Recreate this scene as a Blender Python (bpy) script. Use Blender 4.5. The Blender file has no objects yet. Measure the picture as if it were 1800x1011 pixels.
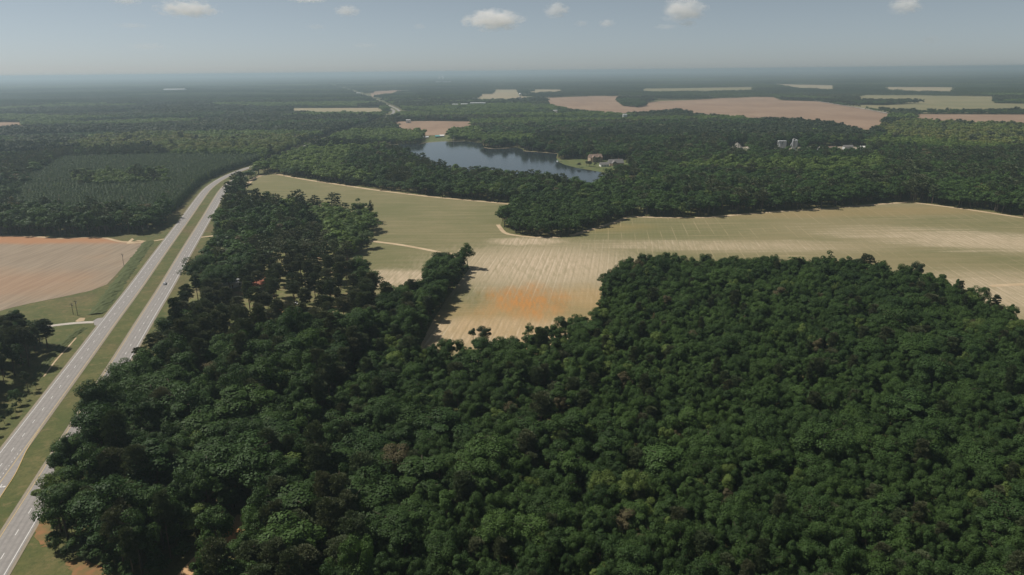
import bpy, math, random
import numpy as np
from mathutils import Vector, Matrix

R = math.radians
SC = bpy.context.scene
COL = SC.collection
rng = np.random.default_rng(7)
random.seed(7)

# ------------------------------------------------------------------ camera
CAM_H, F, PITCH, ROLL = 140.0, 1250.0, R(16.93), R(-0.59)
cp, sp = math.cos(PITCH), math.sin(PITCH)
FWD = np.array([0, cp, -sp])
R0, U0 = np.array([1.0, 0, 0]), np.array([0, sp, cp])
RT = math.cos(ROLL)*R0 + math.sin(ROLL)*U0
UP = -math.sin(ROLL)*R0 + math.cos(ROLL)*U0
cam = bpy.data.cameras.new('camera')
cam.sensor_width = 36.0
cam.lens = 36.0*F/1800.0
cam.clip_start = 1.0
cam.clip_end = 120000.0
camo = bpy.data.objects.new('camera', cam)
COL.objects.link(camo)
m = Matrix.Identity(4)
for i in range(3):
    m[i][0], m[i][1], m[i][2] = RT[i], UP[i], -FWD[i]
m[2][3] = CAM_H
camo.matrix_world = m
SC.camera = camo

# ------------------------------------------------------------------ sky, sun, exposure
SUN_EL, SUN_AZ = R(52), R(-70)            # azimuth clockwise from +Y: left of the view, a little beyond it
world = bpy.data.worlds.new('World')
SC.world = world
world.use_nodes = True
wt = world.node_tree
bg = wt.nodes['Background']
sky = wt.nodes.new('ShaderNodeTexSky')
sky.sky_type = 'NISHITA'
sky.sun_disc = False
sky.sun_elevation = SUN_EL
sky.sun_rotation = SUN_AZ
sky.altitude = 800
sky.air_density = 0.56
sky.dust_density = 0.65
sky.ozone_density = 1.8
hsv = wt.nodes.new('ShaderNodeHueSaturation')       # a milky summer sky: the whole of it a little greyer
hsv.inputs['Saturation'].default_value = 0.52
hsv.inputs['Hue'].default_value = 0.478
wt.links.new(sky.outputs[0], hsv.inputs['Color'])
wt.links.new(hsv.outputs[0], bg.inputs[0])
bg.inputs[1].default_value = 0.066
sl = bpy.data.lights.new('sun', 'SUN')
sl.energy = 4.9
sl.angle = R(0.53)
sl.color = (1.0, 0.94, 0.86)
suno = bpy.data.objects.new('sun', sl)
COL.objects.link(suno)
SDIR = Vector((math.sin(SUN_AZ)*math.cos(SUN_EL), math.cos(SUN_AZ)*math.cos(SUN_EL), math.sin(SUN_EL)))
suno.rotation_euler = SDIR.to_track_quat('Z', 'Y').to_euler()
suno.location = (-300, 0, 400)
SC.view_settings.view_transform = 'Standard'
SC.view_settings.look = 'None'
SC.view_settings.exposure = 0.08
SC.view_settings.gamma = 1.0
SC.view_settings.use_curve_mapping = False
cy = SC.cycles
cy.max_bounces = 10
cy.diffuse_bounces = 2
cy.glossy_bounces = 2
cy.transmission_bounces = 2
cy.volume_bounces = 8
cy.use_adaptive_sampling = False
cy.use_denoising = True
cy.denoiser = 'OPENIMAGEDENOISE'
cy.denoising_input_passes = 'RGB_ALBEDO_NORMAL'

# ------------------------------------------------------------------ survey: a sighting of the photograph turned into a point of the flat land
def G(p, z=0.0):
    x, y = p[0], p[1]
    if len(p) > 2: z = p[2]
    d = FWD + (x-900)/F*RT - (y-505.5)/F*UP
    t = (z-CAM_H)/d[2]
    return np.array([d[0]*t, d[1]*t])
def GP(pts, z=0.0): return np.array([G(p, z) for p in pts])
def project(P):
    q = P - np.array([0, 0, CAM_H])
    dz = q @ FWD
    return 900 + F*(q @ RT)/dz, 505.5 - F*(q @ UP)/dz, dz

def inside(P, poly):
    x, y = P[:, 0], P[:, 1]
    c = np.zeros(len(P), bool)
    n = len(poly)
    lo, hi = poly.min(0), poly.max(0)
    s = np.where((x >= lo[0]) & (x <= hi[0]) & (y >= lo[1]) & (y <= hi[1]))[0]
    if len(s) == 0: return c
    xs, ys = x[s], y[s]
    r = np.zeros(len(s), bool)
    for i in range(n):
        x1, y1 = poly[i]; x2, y2 = poly[(i+1) % n]
        if y1 == y2: continue
        k = ((y1 > ys) != (y2 > ys)) & (xs < (x2-x1)*(ys-y1)/(y2-y1)+x1)
        r ^= k
    c[s] = r
    return c
def dist_line(P, line):
    best = np.full(len(P), 1e9)
    for a, b in zip(line[:-1], line[1:]):
        ab = b-a
        t = np.clip(((P-a) @ ab)/(ab @ ab), 0, 1)
        best = np.minimum(best, np.hypot(*(P-(a+t[:, None]*ab)).T))
    return best
def spline(pts, step=6.0):
    pts = np.asarray(pts, float)
    ext = np.vstack([2*pts[0]-pts[1], pts, 2*pts[-1]-pts[-2]])
    out = []
    for i in range(1, len(ext)-2):
        p0, p1, p2, p3 = ext[i-1:i+3]
        n = max(2, int(np.hypot(*(p2-p1))/step))
        for k in range(n):
            t = k/n
            out.append(0.5*((2*p1)+(-p0+p2)*t+(2*p0-5*p1+4*p2-p3)*t*t+(-p0+3*p1-3*p2+p3)*t**3))
    out.append(pts[-1])
    return np.array(out)
def normals(line):
    t = np.gradient(line, axis=0)
    t /= np.linalg.norm(t, axis=1)[:, None]
    return np.stack([t[:, 1], -t[:, 0]], 1)      # to the right of travel
_perm = rng.random((256, 256))
def vnoise(P, s):
    q = P/s
    i = np.floor(q).astype(int); f = q-i
    f = f*f*(3-2*f)
    a = _perm[i[:, 0] % 256, i[:, 1] % 256]; b = _perm[(i[:, 0]+1) % 256, i[:, 1] % 256]
    c = _perm[i[:, 0] % 256, (i[:, 1]+1) % 256]; d = _perm[(i[:, 0]+1) % 256, (i[:, 1]+1) % 256]
    return (a*(1-f[:, 0])+b*f[:, 0])*(1-f[:, 1])+(c*(1-f[:, 0])+d*f[:, 0])*f[:, 1]

# ------------------------------------------------------------------ object helpers
def tag(o, label=None, cat=None, group=None, kind=None):
    if label: o['label'] = label
    if cat: o['category'] = cat
    if group: o['group'] = group
    if kind: o['kind'] = kind
    return o
def mesh(name, v, f, mats, mi=None, smooth=False):
    me = bpy.data.meshes.new(name)
    me.from_pydata([tuple(map(float, p)) for p in v], [], [tuple(map(int, q)) for q in f])
    for mt in (mats if isinstance(mats, (list, tuple)) else [mats]): me.materials.append(mt)
    if mi is not None: me.polygons.foreach_set('material_index', np.asarray(mi, np.int32))
    if smooth: me.polygons.foreach_set('use_smooth', np.ones(len(me.polygons), bool))
    me.update()
    return me
def add(name, me, parent=None, loc=None, rz=0.0):
    o = bpy.data.objects.new(name, me)
    COL.objects.link(o)
    if parent is not None: o.parent = parent
    if loc is not None: o.location = loc
    if rz: o.rotation_euler = (0, 0, rz)
    return o
def empty(name, loc, rz=0.0):
    o = bpy.data.objects.new(name, None)
    o.empty_display_size = 0.5
    COL.objects.link(o)
    o.location = loc
    o.rotation_euler = (0, 0, rz)
    return o
class MB:
    def __init__(s): s.v, s.f = [], []
    def box(s, x0, x1, y0, y1, z0, z1):
        b = len(s.v)
        s.v += [(x, y, z) for z in (z0, z1) for x, y in ((x0, y0), (x1, y0), (x1, y1), (x0, y1))]
        s.f += [(b+3, b+2, b+1, b), (b+4, b+5, b+6, b+7)] + [(b+i, b+(i+1) % 4, b+4+(i+1) % 4, b+4+i) for i in range(4)]
        return s
    def prism(s, pts, a0, a1, axis='y'):          # an outline in (h, z) pushed along an axis
        b = len(s.v); n = len(pts)
        for a in (a0, a1):
            s.v += [((h, a, z) if axis == 'y' else (a, h, z)) for h, z in pts]
        s.f += [tuple(b+i for i in range(n)), tuple(b+n+i for i in reversed(range(n)))]
        s.f += [(b+i, b+n+i, b+n+(i+1) % n, b+(i+1) % n) for i in range(n)]
        return s
    def tube(s, pts, rad, n=8):
        pts = [Vector(p) for p in pts]; b = len(s.v)
        for i, p in enumerate(pts):
            d = (pts[min(i+1, len(pts)-1)]-pts[max(i-1, 0)]).normalized()
            u = d.orthogonal().normalized() if abs(d.z) < .9 else Vector((1, 0, 0)); w = d.cross(u).normalized(); u = w.cross(d)
            r = rad[i] if hasattr(rad, '__len__') else rad
            s.v += [tuple(p+r*(math.cos(6.2832*k/n)*u+math.sin(6.2832*k/n)*w)) for k in range(n)]
        for i in range(len(pts)-1):
            s.f += [(b+i*n+k, b+i*n+(k+1) % n, b+(i+1)*n+(k+1) % n, b+(i+1)*n+k) for k in range(n)]
        s.f += [tuple(b+k for k in reversed(range(n))), tuple(b+(len(pts)-1)*n+k for k in range(n))]
        return s
    def lathe(s, prof, n=16, c=(0, 0)):
        b = len(s.v)
        for r, z in prof:
            s.v += [(c[0]+r*math.cos(6.2832*k/n), c[1]+r*math.sin(6.2832*k/n), z) for k in range(n)]
        for i in range(len(prof)-1):
            s.f += [(b+i*n+k, b+i*n+(k+1) % n, b+(i+1)*n+(k+1) % n, b+(i+1)*n+k) for k in range(n)]
        s.f += [tuple(b+k for k in reversed(range(n))), tuple(b+(len(prof)-1)*n+k for k in range(n))]
        return s
    def build(s, name, mat, parent=None, loc=None, rz=0.0, smooth=False):
        return add(name, mesh(name, s.v, s.f, mat, smooth=smooth), parent, loc, rz)

# ------------------------------------------------------------------ materials
class NT:
    def __init__(s, name):
        s.m = bpy.data.materials.new(name); s.m.use_nodes = True
        s.t = s.m.node_tree; s.b = s.t.nodes['Principled BSDF']
        s.b.inputs['Specular IOR Level'].default_value = 0.25
        s.b.inputs['Roughness'].default_value = 0.8
        s._pos = None
    def n(s, k, **kw):
        q = s.t.nodes.new(k)
        for a, b in kw.items(): setattr(q, a, b)
        return q
    def set(s, sock, v):
        if v is None: return
        if isinstance(v, bpy.types.NodeSocket): s.t.links.new(v, sock)
        elif isinstance(v, (tuple, list)) and len(v) == 3 and sock.type == 'RGBA': sock.default_value = (*v, 1)
        else: sock.default_value = v
    def pos(s):
        if s._pos is None: s._pos = s.n('ShaderNodeNewGeometry').outputs['Position']
        return s._pos
    def math(s, op, a, b=None, c=None, clamp=False):
        q = s.n('ShaderNodeMath', operation=op); q.use_clamp = clamp
        for i, v in enumerate((a, b, c)): s.set(q.inputs[i], v)
        return q.outputs[0]
    def mapping(s, scale=(1, 1, 1), rot=(0, 0, 0), loc=(0, 0, 0), vec=None):
        q = s.n('ShaderNodeMapping', vector_type='POINT')
        s.set(q.inputs[0], vec or s.pos())
        q.inputs['Location'].default_value = loc; q.inputs['Rotation'].default_value = rot; q.inputs['Scale'].default_value = scale
        return q.outputs[0]
    def noise(s, scale, detail=3, rough=.55, vec=None, dist=0.0):
        q = s.n('ShaderNodeTexNoise'); s.set(q.inputs['Vector'], vec or s.pos())
        q.inputs['Scale'].default_value = scale; q.inputs['Detail'].default_value = detail
        q.inputs['Roughness'].default_value = rough; q.inputs['Distortion'].default_value = dist
        return q.outputs['Fac']
    def ramp(s, v, lo, hi, a=0.0, b=1.0):
        q = s.n('ShaderNodeMapRange', interpolation_type='SMOOTHSTEP')
        s.set(q.inputs[0], v)
        for i, k in enumerate((lo, hi, a, b)): q.inputs[i+1].default_value = k
        return q.outputs[0]
    def mix(s, f, a, b, mode='MIX'):
        q = s.n('ShaderNodeMix', data_type='RGBA', blend_type=mode)
        s.set(q.inputs[0], f); s.set(q.inputs[6], a); s.set(q.inputs[7], b)
        return q.outputs[2]
    def wave(s, scale, vec, dist=0.0, dscale=1.0, detail=2):
        q = s.n('ShaderNodeTexWave', wave_type='BANDS', bands_direction='X')
        s.set(q.inputs[0], vec)
        q.inputs['Scale'].default_value = scale; q.inputs['Distortion'].default_value = dist
        q.inputs['Detail Scale'].default_value = dscale; q.inputs['Detail'].default_value = detail
        return q.outputs['Fac']
    def patch(s, c, rx, ry, az=0.0, wob=.5, soft=.5, nscale=.02, streak=None):
        v = s.n('ShaderNodeVectorMath', operation='SUBTRACT'); s.set(v.inputs[0], s.pos()); v.inputs[1].default_value = (c[0], c[1], 0)
        q = s.mapping(scale=(1/rx, 1/ry, 0), rot=(0, 0, 0), vec=s.mapping(rot=(0, 0, az), vec=v.outputs[0]))
        l = s.n('ShaderNodeVectorMath', operation='LENGTH'); s.set(l.inputs[0], q)
        nn = s.noise(nscale, 5, .65, vec=streak)
        d = s.math('ADD', l.outputs['Value'], s.math('MULTIPLY', s.math('SUBTRACT', nn, .5), wob*3))
        return s.ramp(d, 1-soft, 1+soft, 1, 0)
    def out(s, col=None, rough=None, bump=None, bstr=.3, bdist=.2):
        if col is not None: s.set(s.b.inputs['Base Color'], col)
        if rough is not None: s.set(s.b.inputs['Roughness'], rough)
        if bump is not None:
            q = s.n('ShaderNodeBump'); q.inputs['Strength'].default_value = bstr; q.inputs['Distance'].default_value = bdist
            s.set(q.inputs['Height'], bump); s.set(s.b.inputs['Normal'], q.outputs[0])
        return s.m
def plain(name, col, rough=.7, var=.15, scale=.8, metal=0.0):
    t = NT(name)
    n = t.noise(scale, 4)
    t.b.inputs['Metallic'].default_value = metal
    return t.out(t.mix(n, tuple(c*(1-var) for c in col), tuple(min(1, c*(1+var)) for c in col)), rough)

ROW_AZ = R(7.4)                                    # the crop rows run almost straight away from the camera
def mat_ground():
    t = NT('grass_and_floor')
    a = t.noise(.045, 6, .65); b = t.noise(.6, 5, .7); c = t.noise(.011, 4, .6)
    col = t.mix(t.ramp(a, .35, .68), (.072, .088, .022), (.128, .118, .040))
    col = t.mix(t.ramp(c, .46, .66), col, (.135, .100, .045))
    col = t.mix(t.ramp(b, .3, .75, 0, .55), col, (.044, .055, .016))
    col = t.mix(t.ramp(t.noise(.16, 6, .75), .50, .64, 0, .65), col, (.165, .130, .055))
    col = t.mix(t.ramp(t.noise(.35, 6, .75), .50, .66, 0, .6), col, (.040, .062, .014))
    return t.out(col, .9, t.noise(1.2, 4), .5, .3)
def mat_yard():
    t = NT('yard_grass')
    a = t.noise(.12, 5, .65); b = t.noise(.05, 4)
    col = t.mix(t.ramp(a, .35, .65), (.105, .120, .036), (.175, .150, .070))
    col = t.mix(t.ramp(b, .55, .66), col, (.22, .15, .08))
    return t.out(col, .9)
def mat_wheat():
    t = NT('thin_grain_crop')
    rows = t.mapping(rot=(0, 0, ROW_AZ))
    streak = t.mapping(rot=(0, 0, ROW_AZ), scale=(.35, .05, 1))
    cross = t.mapping(rot=(0, 0, R(-4)), scale=(.012, .16, 1))
    big = t.noise(.006, 5, .6); ns = t.noise(1.0, 5, .65, vec=streak); nc = t.noise(1.0, 5, .65, vec=cross)
    fine = t.noise(.25, 5, .7)
    green, tan, pale, orange = (.142, .140, .058), (.225, .190, .098), (.50, .395, .275), (.46, .205, .055)
    f = t.math('ADD', t.math('MULTIPLY', big, .9), t.math('ADD', t.math('MULTIPLY', nc, .75), t.math('MULTIPLY', fine, .35)))
    sx0 = t.n('ShaderNodeSeparateXYZ'); t.set(sx0.inputs[0], t.pos())
    f = t.math('ADD', f, t.ramp(sx0.outputs[0], 60, 330, 0, .12))        # the crop is drier towards the east
    col = t.mix(t.ramp(f, .82, 1.25), green, tan)
    col = t.mix(t.math('MULTIPLY', t.ramp(nc, .54, .72), t.ramp(t.noise(.013, 4), .45, .62, 0, .5)), col, (.36, .285, .165))
    # pale sandy ground where the crop stands thin
    P = [t.patch(G((950, 468)), 75, 62, 0, .55, .6, 1.0, streak), t.math('MULTIPLY', t.patch(G((1760, 425)), 110, 34, R(20), .9, .7, 1.0, cross), .95),
         t.math('MULTIPLY', t.patch(G((1770, 515)), 60, 45, 0, .6, .6, 1.0, cross), .8), t.patch(G((925, 425)), 30, 14, 0, .4, .5, .05),
         t.math('MULTIPLY', t.patch(G((1250, 432)), 120, 18, R(4), .9, .7, 1.0, cross), .65), t.patch(G((690, 488)), 34, 22, 0, .6, .5, .03),
         t.patch(G((860, 585)), 80, 22, 0, .4, .5, .03)]
    pm = P[0]
    for q in P[1:]: pm = t.math('MAXIMUM', pm, q)
    pm = t.math('MULTIPLY', pm, t.ramp(ns, .3, .65, .5, 1.0))
    col = t.mix(pm, col, pale)
    # orange clay that shows through
    om = t.patch(G((925, 526)), 22, 28, 0, .8, .75, .06, t.mapping(rot=(0, 0, ROW_AZ), scale=(1, .35, 1)))
    om2 = t.patch(G((905, 566)), 56, 38, 0, .8, .7, .04, t.mapping(rot=(0, 0, ROW_AZ), scale=(1, .4, 1)))
    om3 = t.patch(G((1595, 371)), 210, 22, R(-4), .5, .6, 1.0, cross)
    om4 = t.patch(G((1050, 400)), 45, 18, 0, .4, .6, .03)
    om5 = t.patch(G((1040, 525)), 22, 26, 0, .4, .6, .04)
    col = t.mix(t.math('MULTIPLY', t.math('MAXIMUM', om2, om5), .6), col, (.43, .285, .135))
    col = t.mix(t.math('MULTIPLY', om, t.ramp(ns, .36, .62, .4, .9)), col, orange)
    col = t.mix(t.math('MULTIPLY', om3, .25), col, (.36, .22, .09))
    col = t.mix(t.math('MULTIPLY', om4, .3), col, (.36, .24, .09))
    # drill rows and the wider wheel tracks of the sprayer
    w = t.wave(.09, t.mapping(rot=(0, 0, ROW_AZ+R(2))), 7.0, .02, 4)
    col = t.mix(t.math('MULTIPLY', t.ramp(w, .35, 1, 0, .17), t.math('MAXIMUM', pm, .12)), col, (.125, .12, .055))
    sx_ = t.n('ShaderNodeSeparateXYZ'); t.set(sx_.inputs[0], t.pos()); east = t.ramp(sx_.outputs[0], 10, 90)
    tr = t.math('MULTIPLY', t.ramp(t.wave(.027, t.mapping(rot=(0, 0, ROW_AZ)), .8, .05), .982, .999), t.math('MULTIPLY', t.ramp(t.noise(.02, 3), .42, .6), east))
    col = t.mix(t.math('MULTIPLY', tr, .42), col, (.42, .33, .20))
    tr3 = t.math('MULTIPLY', t.ramp(t.wave(.054, t.mapping(rot=(0, 0, ROW_AZ+R(1.5))), 2.5, .012), .955, .995), t.math('MULTIPLY', pm, t.ramp(t.noise(.03, 3), .40, .55)))
    col = t.mix(t.math('MULTIPLY', tr3, .6), col, (.60, .50, .37))
    tr4 = t.math('MULTIPLY', t.ramp(t.wave(.054, t.mapping(rot=(0, 0, ROW_AZ+R(1.5)), loc=(1.2, 0, 0)), 2.5, .012), .94, .995), pm)
    col = t.mix(t.math('MULTIPLY', tr4, .35), col, (.20, .17, .09))
    tr2 = t.math('MULTIPLY', t.ramp(t.wave(.035, t.mapping(rot=(0, 0, R(86)), loc=(3, 0, 0)), 1.5, .03), .985, .999), t.ramp(t.noise(.017, 3), .5, .62))
    col = t.mix(t.math('MULTIPLY', tr2, .4), col, (.40, .31, .19))
    col = t.mix(t.ramp(t.noise(.9, 5, .7), .3, .7, .30, 0), col, (.09, .085, .04))
    return t.out(col, .95, w, .25, .15)
def mat_tilled():
    t = NT('tilled_soil')
    d = G((165, 439))-G((100, 489)); az = math.atan2(d[0], d[1])
    rows = t.mapping(rot=(0, 0, az))
    st = t.mapping(rot=(0, 0, az), scale=(.4, .02, 1))
    ns = t.noise(1.0, 4, .6, vec=st); b = t.noise(.02, 4)
    col = t.mix(t.ramp(ns, .3, .7), (.212, .166, .118), (.300, .240, .172))
    w = t.wave(.34, rows, .3, .3)
    col = t.mix(t.ramp(w, .45, 1, 0, .35), col, (.15, .105, .070))
    om = t.patch(G((90, 421)), 190, 15, R(2), .5, .6, .02)
    om2 = t.patch(G((0, 500)), 60, 34, 0, .45, .6, .03)
    col = t.mix(t.math('MULTIPLY', t.math('MAXIMUM', om, t.math('MULTIPLY', om2, .35)), .75), col, (.36, .165, .070))
    col = t.mix(t.ramp(b, .5, .7, 0, .3), col, (.30, .20, .12))
    return t.out(col, .95, w, .4, .2)
def mat_soil(name, a, b, s=.02):
    t = NT(name)
    st = t.mapping(rot=(0, 0, R(80)), scale=(.06, .006, 1))
    col = t.mix(t.ramp(t.noise(s, 5, .6), .35, .65), a, b)
    col = t.mix(t.ramp(t.noise(1.0, 4, vec=st), .4, .7, 0, .4), col, tuple(x*.75 for x in a))
    return t.out(col, .95)
def mat_asphalt():
    t = NT('worn_asphalt')
    uv = t.n('ShaderNodeUVMap').outputs[0]
    s = t.n('ShaderNodeSeparateXYZ'); t.set(s.inputs[0], uv)
    tr = t.ramp(t.wave(.5, s.outputs[0] and uv, 0, 1), .35, .9)
    a = t.noise(.5, 5, .7); st = t.noise(1, 4, .6, vec=t.mapping(scale=(3.0, .05, 1), vec=uv))
    col = t.mix(t.ramp(a, .3, .7), (.225, .210, .196), (.285, .265, .246))
    col = t.mix(t.ramp(st, .45, .7, 0, .55), col, (.195, .183, .172))
    col = t.mix(t.ramp(t.noise(.03, 4), .5, .7, 0, .4), col, (.27, .248, .225))
    col = t.mix(t.math('MULTIPLY', t.ramp(t.wave(.1717, t.mapping(loc=(.45, 0, 0), vec=uv), .15, .2), .45, .95), .30), col, (.14, .132, .126))
    return t.out(col, .85, t.noise(8, 3), .2, .02)
def mat_water():
    t = NT('lake_water')
    t.b.inputs['Specular IOR Level'].default_value = .5
    t.b.inputs['IOR'].default_value = 1.33
    n = t.noise(1.0, 4, .6, vec=t.mapping(scale=(.12, .35, 1)))
    return t.out((.020, .027, .030), .10, n, .05, .3)
def mat_leaf(name, spread=.4, trans=.25):
    t = NT(name)
    at = t.n('ShaderNodeAttribute', attribute_type='INSTANCER', attribute_name='leafcol')
    isl = t.n('ShaderNodeNewGeometry').outputs['Random Per Island']
    obj = t.n('ShaderNodeObjectInfo').outputs['Random']
    k = t.math('MULTIPLY_ADD', isl, spread, 1-spread/2)
    k = t.math('MULTIPLY', k, t.math('MULTIPLY_ADD', obj, .3, .85))
    vm = t.n('ShaderNodeVectorMath', operation='SCALE'); t.set(vm.inputs[0], at.outputs['Color']); t.set(vm.inputs['Scale'], k)
    t.b.inputs['Roughness'].default_value = .55
    t.b.inputs['Specular IOR Level'].default_value = .12
    t.set(t.b.inputs['Base Color'], vm.outputs[0])
    tl = t.n('ShaderNodeBsdfTranslucent')
    vm2 = t.n('ShaderNodeVectorMath', operation='MULTIPLY'); t.set(vm2.inputs[0], vm.outputs[0]); vm2.inputs[1].default_value = (1.3, 1.35, .6)
    t.set(tl.inputs[0], vm2.outputs[0])
    mx = t.n('ShaderNodeMixShader'); mx.inputs[0].default_value = trans
    t.t.links.new(t.b.outputs[0], mx.inputs[1]); t.t.links.new(tl.outputs[0], mx.inputs[2])
    t.t.links.new(mx.outputs[0], t.t.nodes['Material Output'].inputs[0])
    return t.m
M = dict(ground=mat_ground(), yard=mat_yard(), wheat=mat_wheat(), tilled=mat_tilled(),
         asphalt=mat_asphalt(), water=mat_water(), leaf=mat_leaf('foliage'), needle=mat_leaf('needles', .5, .12),
         bark=plain('bark', (.085, .065, .05), .9, .3, 2.0), pinebark=plain('pine_bark', (.12, .08, .06), .9, .3, 2.0),
         sand=mat_soil('sandy_margin', (.40, .30, .185), (.50, .385, .25), .08),
         clay2=mat_soil('rusty_soil_and_grass', (.24, .125, .055), (.15, .115, .045), .35),
         soilmix=mat_soil('soil_and_grass', (.20, .135, .065), (.13, .105, .045), .25),
         clay=mat_soil('orange_clay', (.40, .19, .075), (.46, .30, .16), .08),
         brownfield=mat_soil('distant_ploughland', (.225, .148, .098), (.275, .188, .126), .004),
         strawfield=mat_soil('distant_stubble', (.30, .235, .15), (.24, .215, .12), .004),
         greenfield=mat_soil('distant_pasture', (.165, .155, .075), (.215, .185, .095), .004),
         lawn=mat_soil('lawn_grass', (.080, .105, .032), (.115, .118, .042), .05),
         gravel=plain('pale_gravel', (.42, .38, .33), .95, .2, .5),
         lanewhite=plain('white_road_paint', (.66, .65, .62), .7, .12, 1.5), laneyellow=plain('yellow_road_paint', (.52, .37, .14), .7, .15, 1.5),
         shoulder=plain('gravelled_shoulder', (.25, .215, .165), .95, .25, .6),
         wood=plain('weathered_pole', (.10, .085, .07), .9, .2, 3.0), white=plain('white_paint', (.72, .71, .68), .6, .06),
         whitemetal=plain('white_sheet_metal', (.50, .51, .51), .45, .08, .3), grey=plain('grey_concrete', (.36, .36, .35), .85, .15, .4),
         steel=plain('galvanised_steel', (.48, .49, .50), .45, .12, .4, .3), darkmetal=plain('dark_metal', (.05, .05, .055), .5, .2),
         tanwall=plain('tan_brick', (.40, .30, .22), .85, .15, 1.0), brick=plain('red_brick', (.28, .12, .08), .85, .2, 1.0),
         brownroof=plain('brown_shingles', (.22, .16, .125), .9, .2, 1.0), greyroof=plain('grey_shingles', (.17, .16, .155), .9, .2, 1.0),
         redroof=plain('rust_roof', (.34, .12, .07), .75, .25, .6), tealroof=plain('teal_roof', (.10, .33, .34), .55, .1, .6),
         glass=plain('window_glass', (.03, .04, .05), .12, .1), rubber=plain('tyre_rubber', (.02, .02, .02), .9, .1),
         carwhite=plain('white_car_paint', (.70, .71, .73), .25, .03), carred=plain('red_car_paint', (.32, .03, .03), .3, .05),
         cargrey=plain('grey_car_paint', (.22, .23, .25), .3, .05), door=plain('door_paint', (.16, .10, .07), .6, .1))

# ------------------------------------------------------------------ the land
Zc = [0.0]
def sheet(name, poly, mat, z, kind='structure', **kw):
    o = add(name, mesh(name, [(p[0], p[1], z) for p in poly], [tuple(range(len(poly)))], mat))
    # keep every sheet facing up
    if o.data.polygons[0].normal.z < 0: o.data.flip_normals()
    return tag(o, kind=kind, **kw)
def ribbon_mesh(name, line, a, b, z, mat):
    n = normals(line)
    a = np.broadcast_to(a, len(line)); b = np.broadcast_to(b, len(line))
    L, Rr = line+n*a[:, None], line+n*b[:, None]
    k = len(line)
    v = np.zeros((2*k, 3)); v[:k, :2] = L; v[k:, :2] = Rr; v[:, 2] = z
    f = [(i, k+i, k+i+1, i+1) for i in range(k-1)]
    me = mesh(name, v, f, mat)
    s = np.r_[0, np.cumsum(np.linalg.norm(np.diff(line, axis=0), axis=1))]
    uv = me.uv_layers.new(name='UVMap')
    U = np.zeros((len(me.loops), 2)); vi = np.zeros(len(me.loops), np.int32); me.loops.foreach_get('vertex_index', vi)
    U[:, 0] = np.where(vi < k, a[vi % k], b[vi % k]); U[:, 1] = s[vi % k]
    uv.data.foreach_set('uv', U.ravel())
    if me.polygons[0].normal.z < 0: me.flip_normals()
    return me
def ribbon(name, line, a, b, z, mat, parent=None):
    o = add(name, ribbon_mesh(name, line, a, b, z, mat), parent)
    if parent is None: o['kind'] = 'structure'
    return o

tag(add('ground', mesh('ground', [(-40000, -3000, 0), (40000, -3000, 0), (40000, 40000, 0), (-40000, 40000, 0)], [(0, 1, 2, 3)], M['ground'])), kind='structure')

BIG_FIELD = GP([(424, 330), (436, 318), (446, 311), (462, 306), (477, 303), (500, 308), (540, 315), (601, 324), (668, 334), (752, 344), (803, 349), (870, 355), (938, 362),
                (900, 372), (884, 384), (879, 398), (890, 408), (905, 412), (940, 416), (985, 416), (1002, 413), (1030, 404), (1060, 395), (1085, 387), (1104, 380), (1120, 379),
                (1160, 381), (1200, 383), (1240, 381), (1280, 377), (1320, 374), (1400, 369), (1460, 365), (1520, 359), (1570, 356), (1610, 356), (1650, 361), (1700, 367), (1750, 374),
                (1800, 382), (1900, 400), (2150, 440), (2150, 640),
                (1840, 610, 12), (1798, 560, 13), (1770, 535, 13), (1720, 512, 12), (1690, 498, 12), (1650, 486, 12), (1600, 474, 12), (1560, 465, 12), (1500, 452, 13), (1380, 450, 13), (1300, 450, 13),
                (1220, 448, 14), (1160, 440, 14), (1120, 443, 14), (1088, 458, 13), (1064, 482, 12), (1056, 505, 11), (1056, 530, 11), (1040, 550, 11), (1000, 562, 11), (960, 576, 11), (920, 585, 11), (870, 594, 11), (830, 600, 11), (790, 606, 10), (756, 617, 9), (728, 630, 3),
                (744, 596), (766, 555), (784, 528), (799, 507), (813, 488), (826, 472), (818, 458, 4), (795, 449, 10), (772, 446, 13), (756, 464, 15), (718, 490, 16), (692, 502, 16), (660, 514, 15),
                (636, 492), (618, 478), (611, 462), (606, 452), (622, 448), (640, 436), (652, 424), (657, 404), (660, 388), (630, 384), (590, 378), (540, 372), (500, 352, 17), (455, 343, 17), (428, 340, 10)])
TILLED = GP([(-330, 418), (-150, 415), (0, 413.5), (60, 415), (110, 418), (165, 416), (190, 418), (215, 424), (254, 425), (236, 447), (205, 482), (188, 500), (160, 511), (110, 522), (55, 533), (20, 541), (0, 547), (-150, 572), (-330, 590)])
LEFT_OPEN = GP([(-400, 419), (0, 413), (110, 417), (165, 415), (200, 412), (250, 411), (290, 400), (330, 410), (180, 605), (0, 835), (-200, 1090), (-330, 1090), (-120, 860), (-60, 790), (-60, 640), (-400, 640)])
VERGE_OPEN = GP([(64, 893), (72, 915), (88, 940), (100, 975), (145, 984), (176, 1000), (215, 1050), (260, 1120), (360, 1300), (-260, 1300), (-60, 1090), (0, 960)])
LAKE = GP([(640, 256), (700, 253.5), (737, 253.5), (745, 251), (773, 248.5), (793, 248), (817, 247.5), (848, 252), (851, 259), (870, 261), (904, 259), (918, 262), (920, 265), (950, 267), (980, 269.5), (978, 277), (980, 284), (993, 290), (1013, 295), (1027, 297.5), (1053, 302), (1078, 306), (1088, 311),
           (1078, 316, 8), (1040, 320, 16), (1000, 314, 17), (960, 305, 17), (905, 300, 17), (880, 299, 17), (850, 293, 17), (812, 294, 17), (770, 290, 17), (742, 277, 17), (715, 267, 17), (690, 262, 12), (640, 260, 3)])
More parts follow.
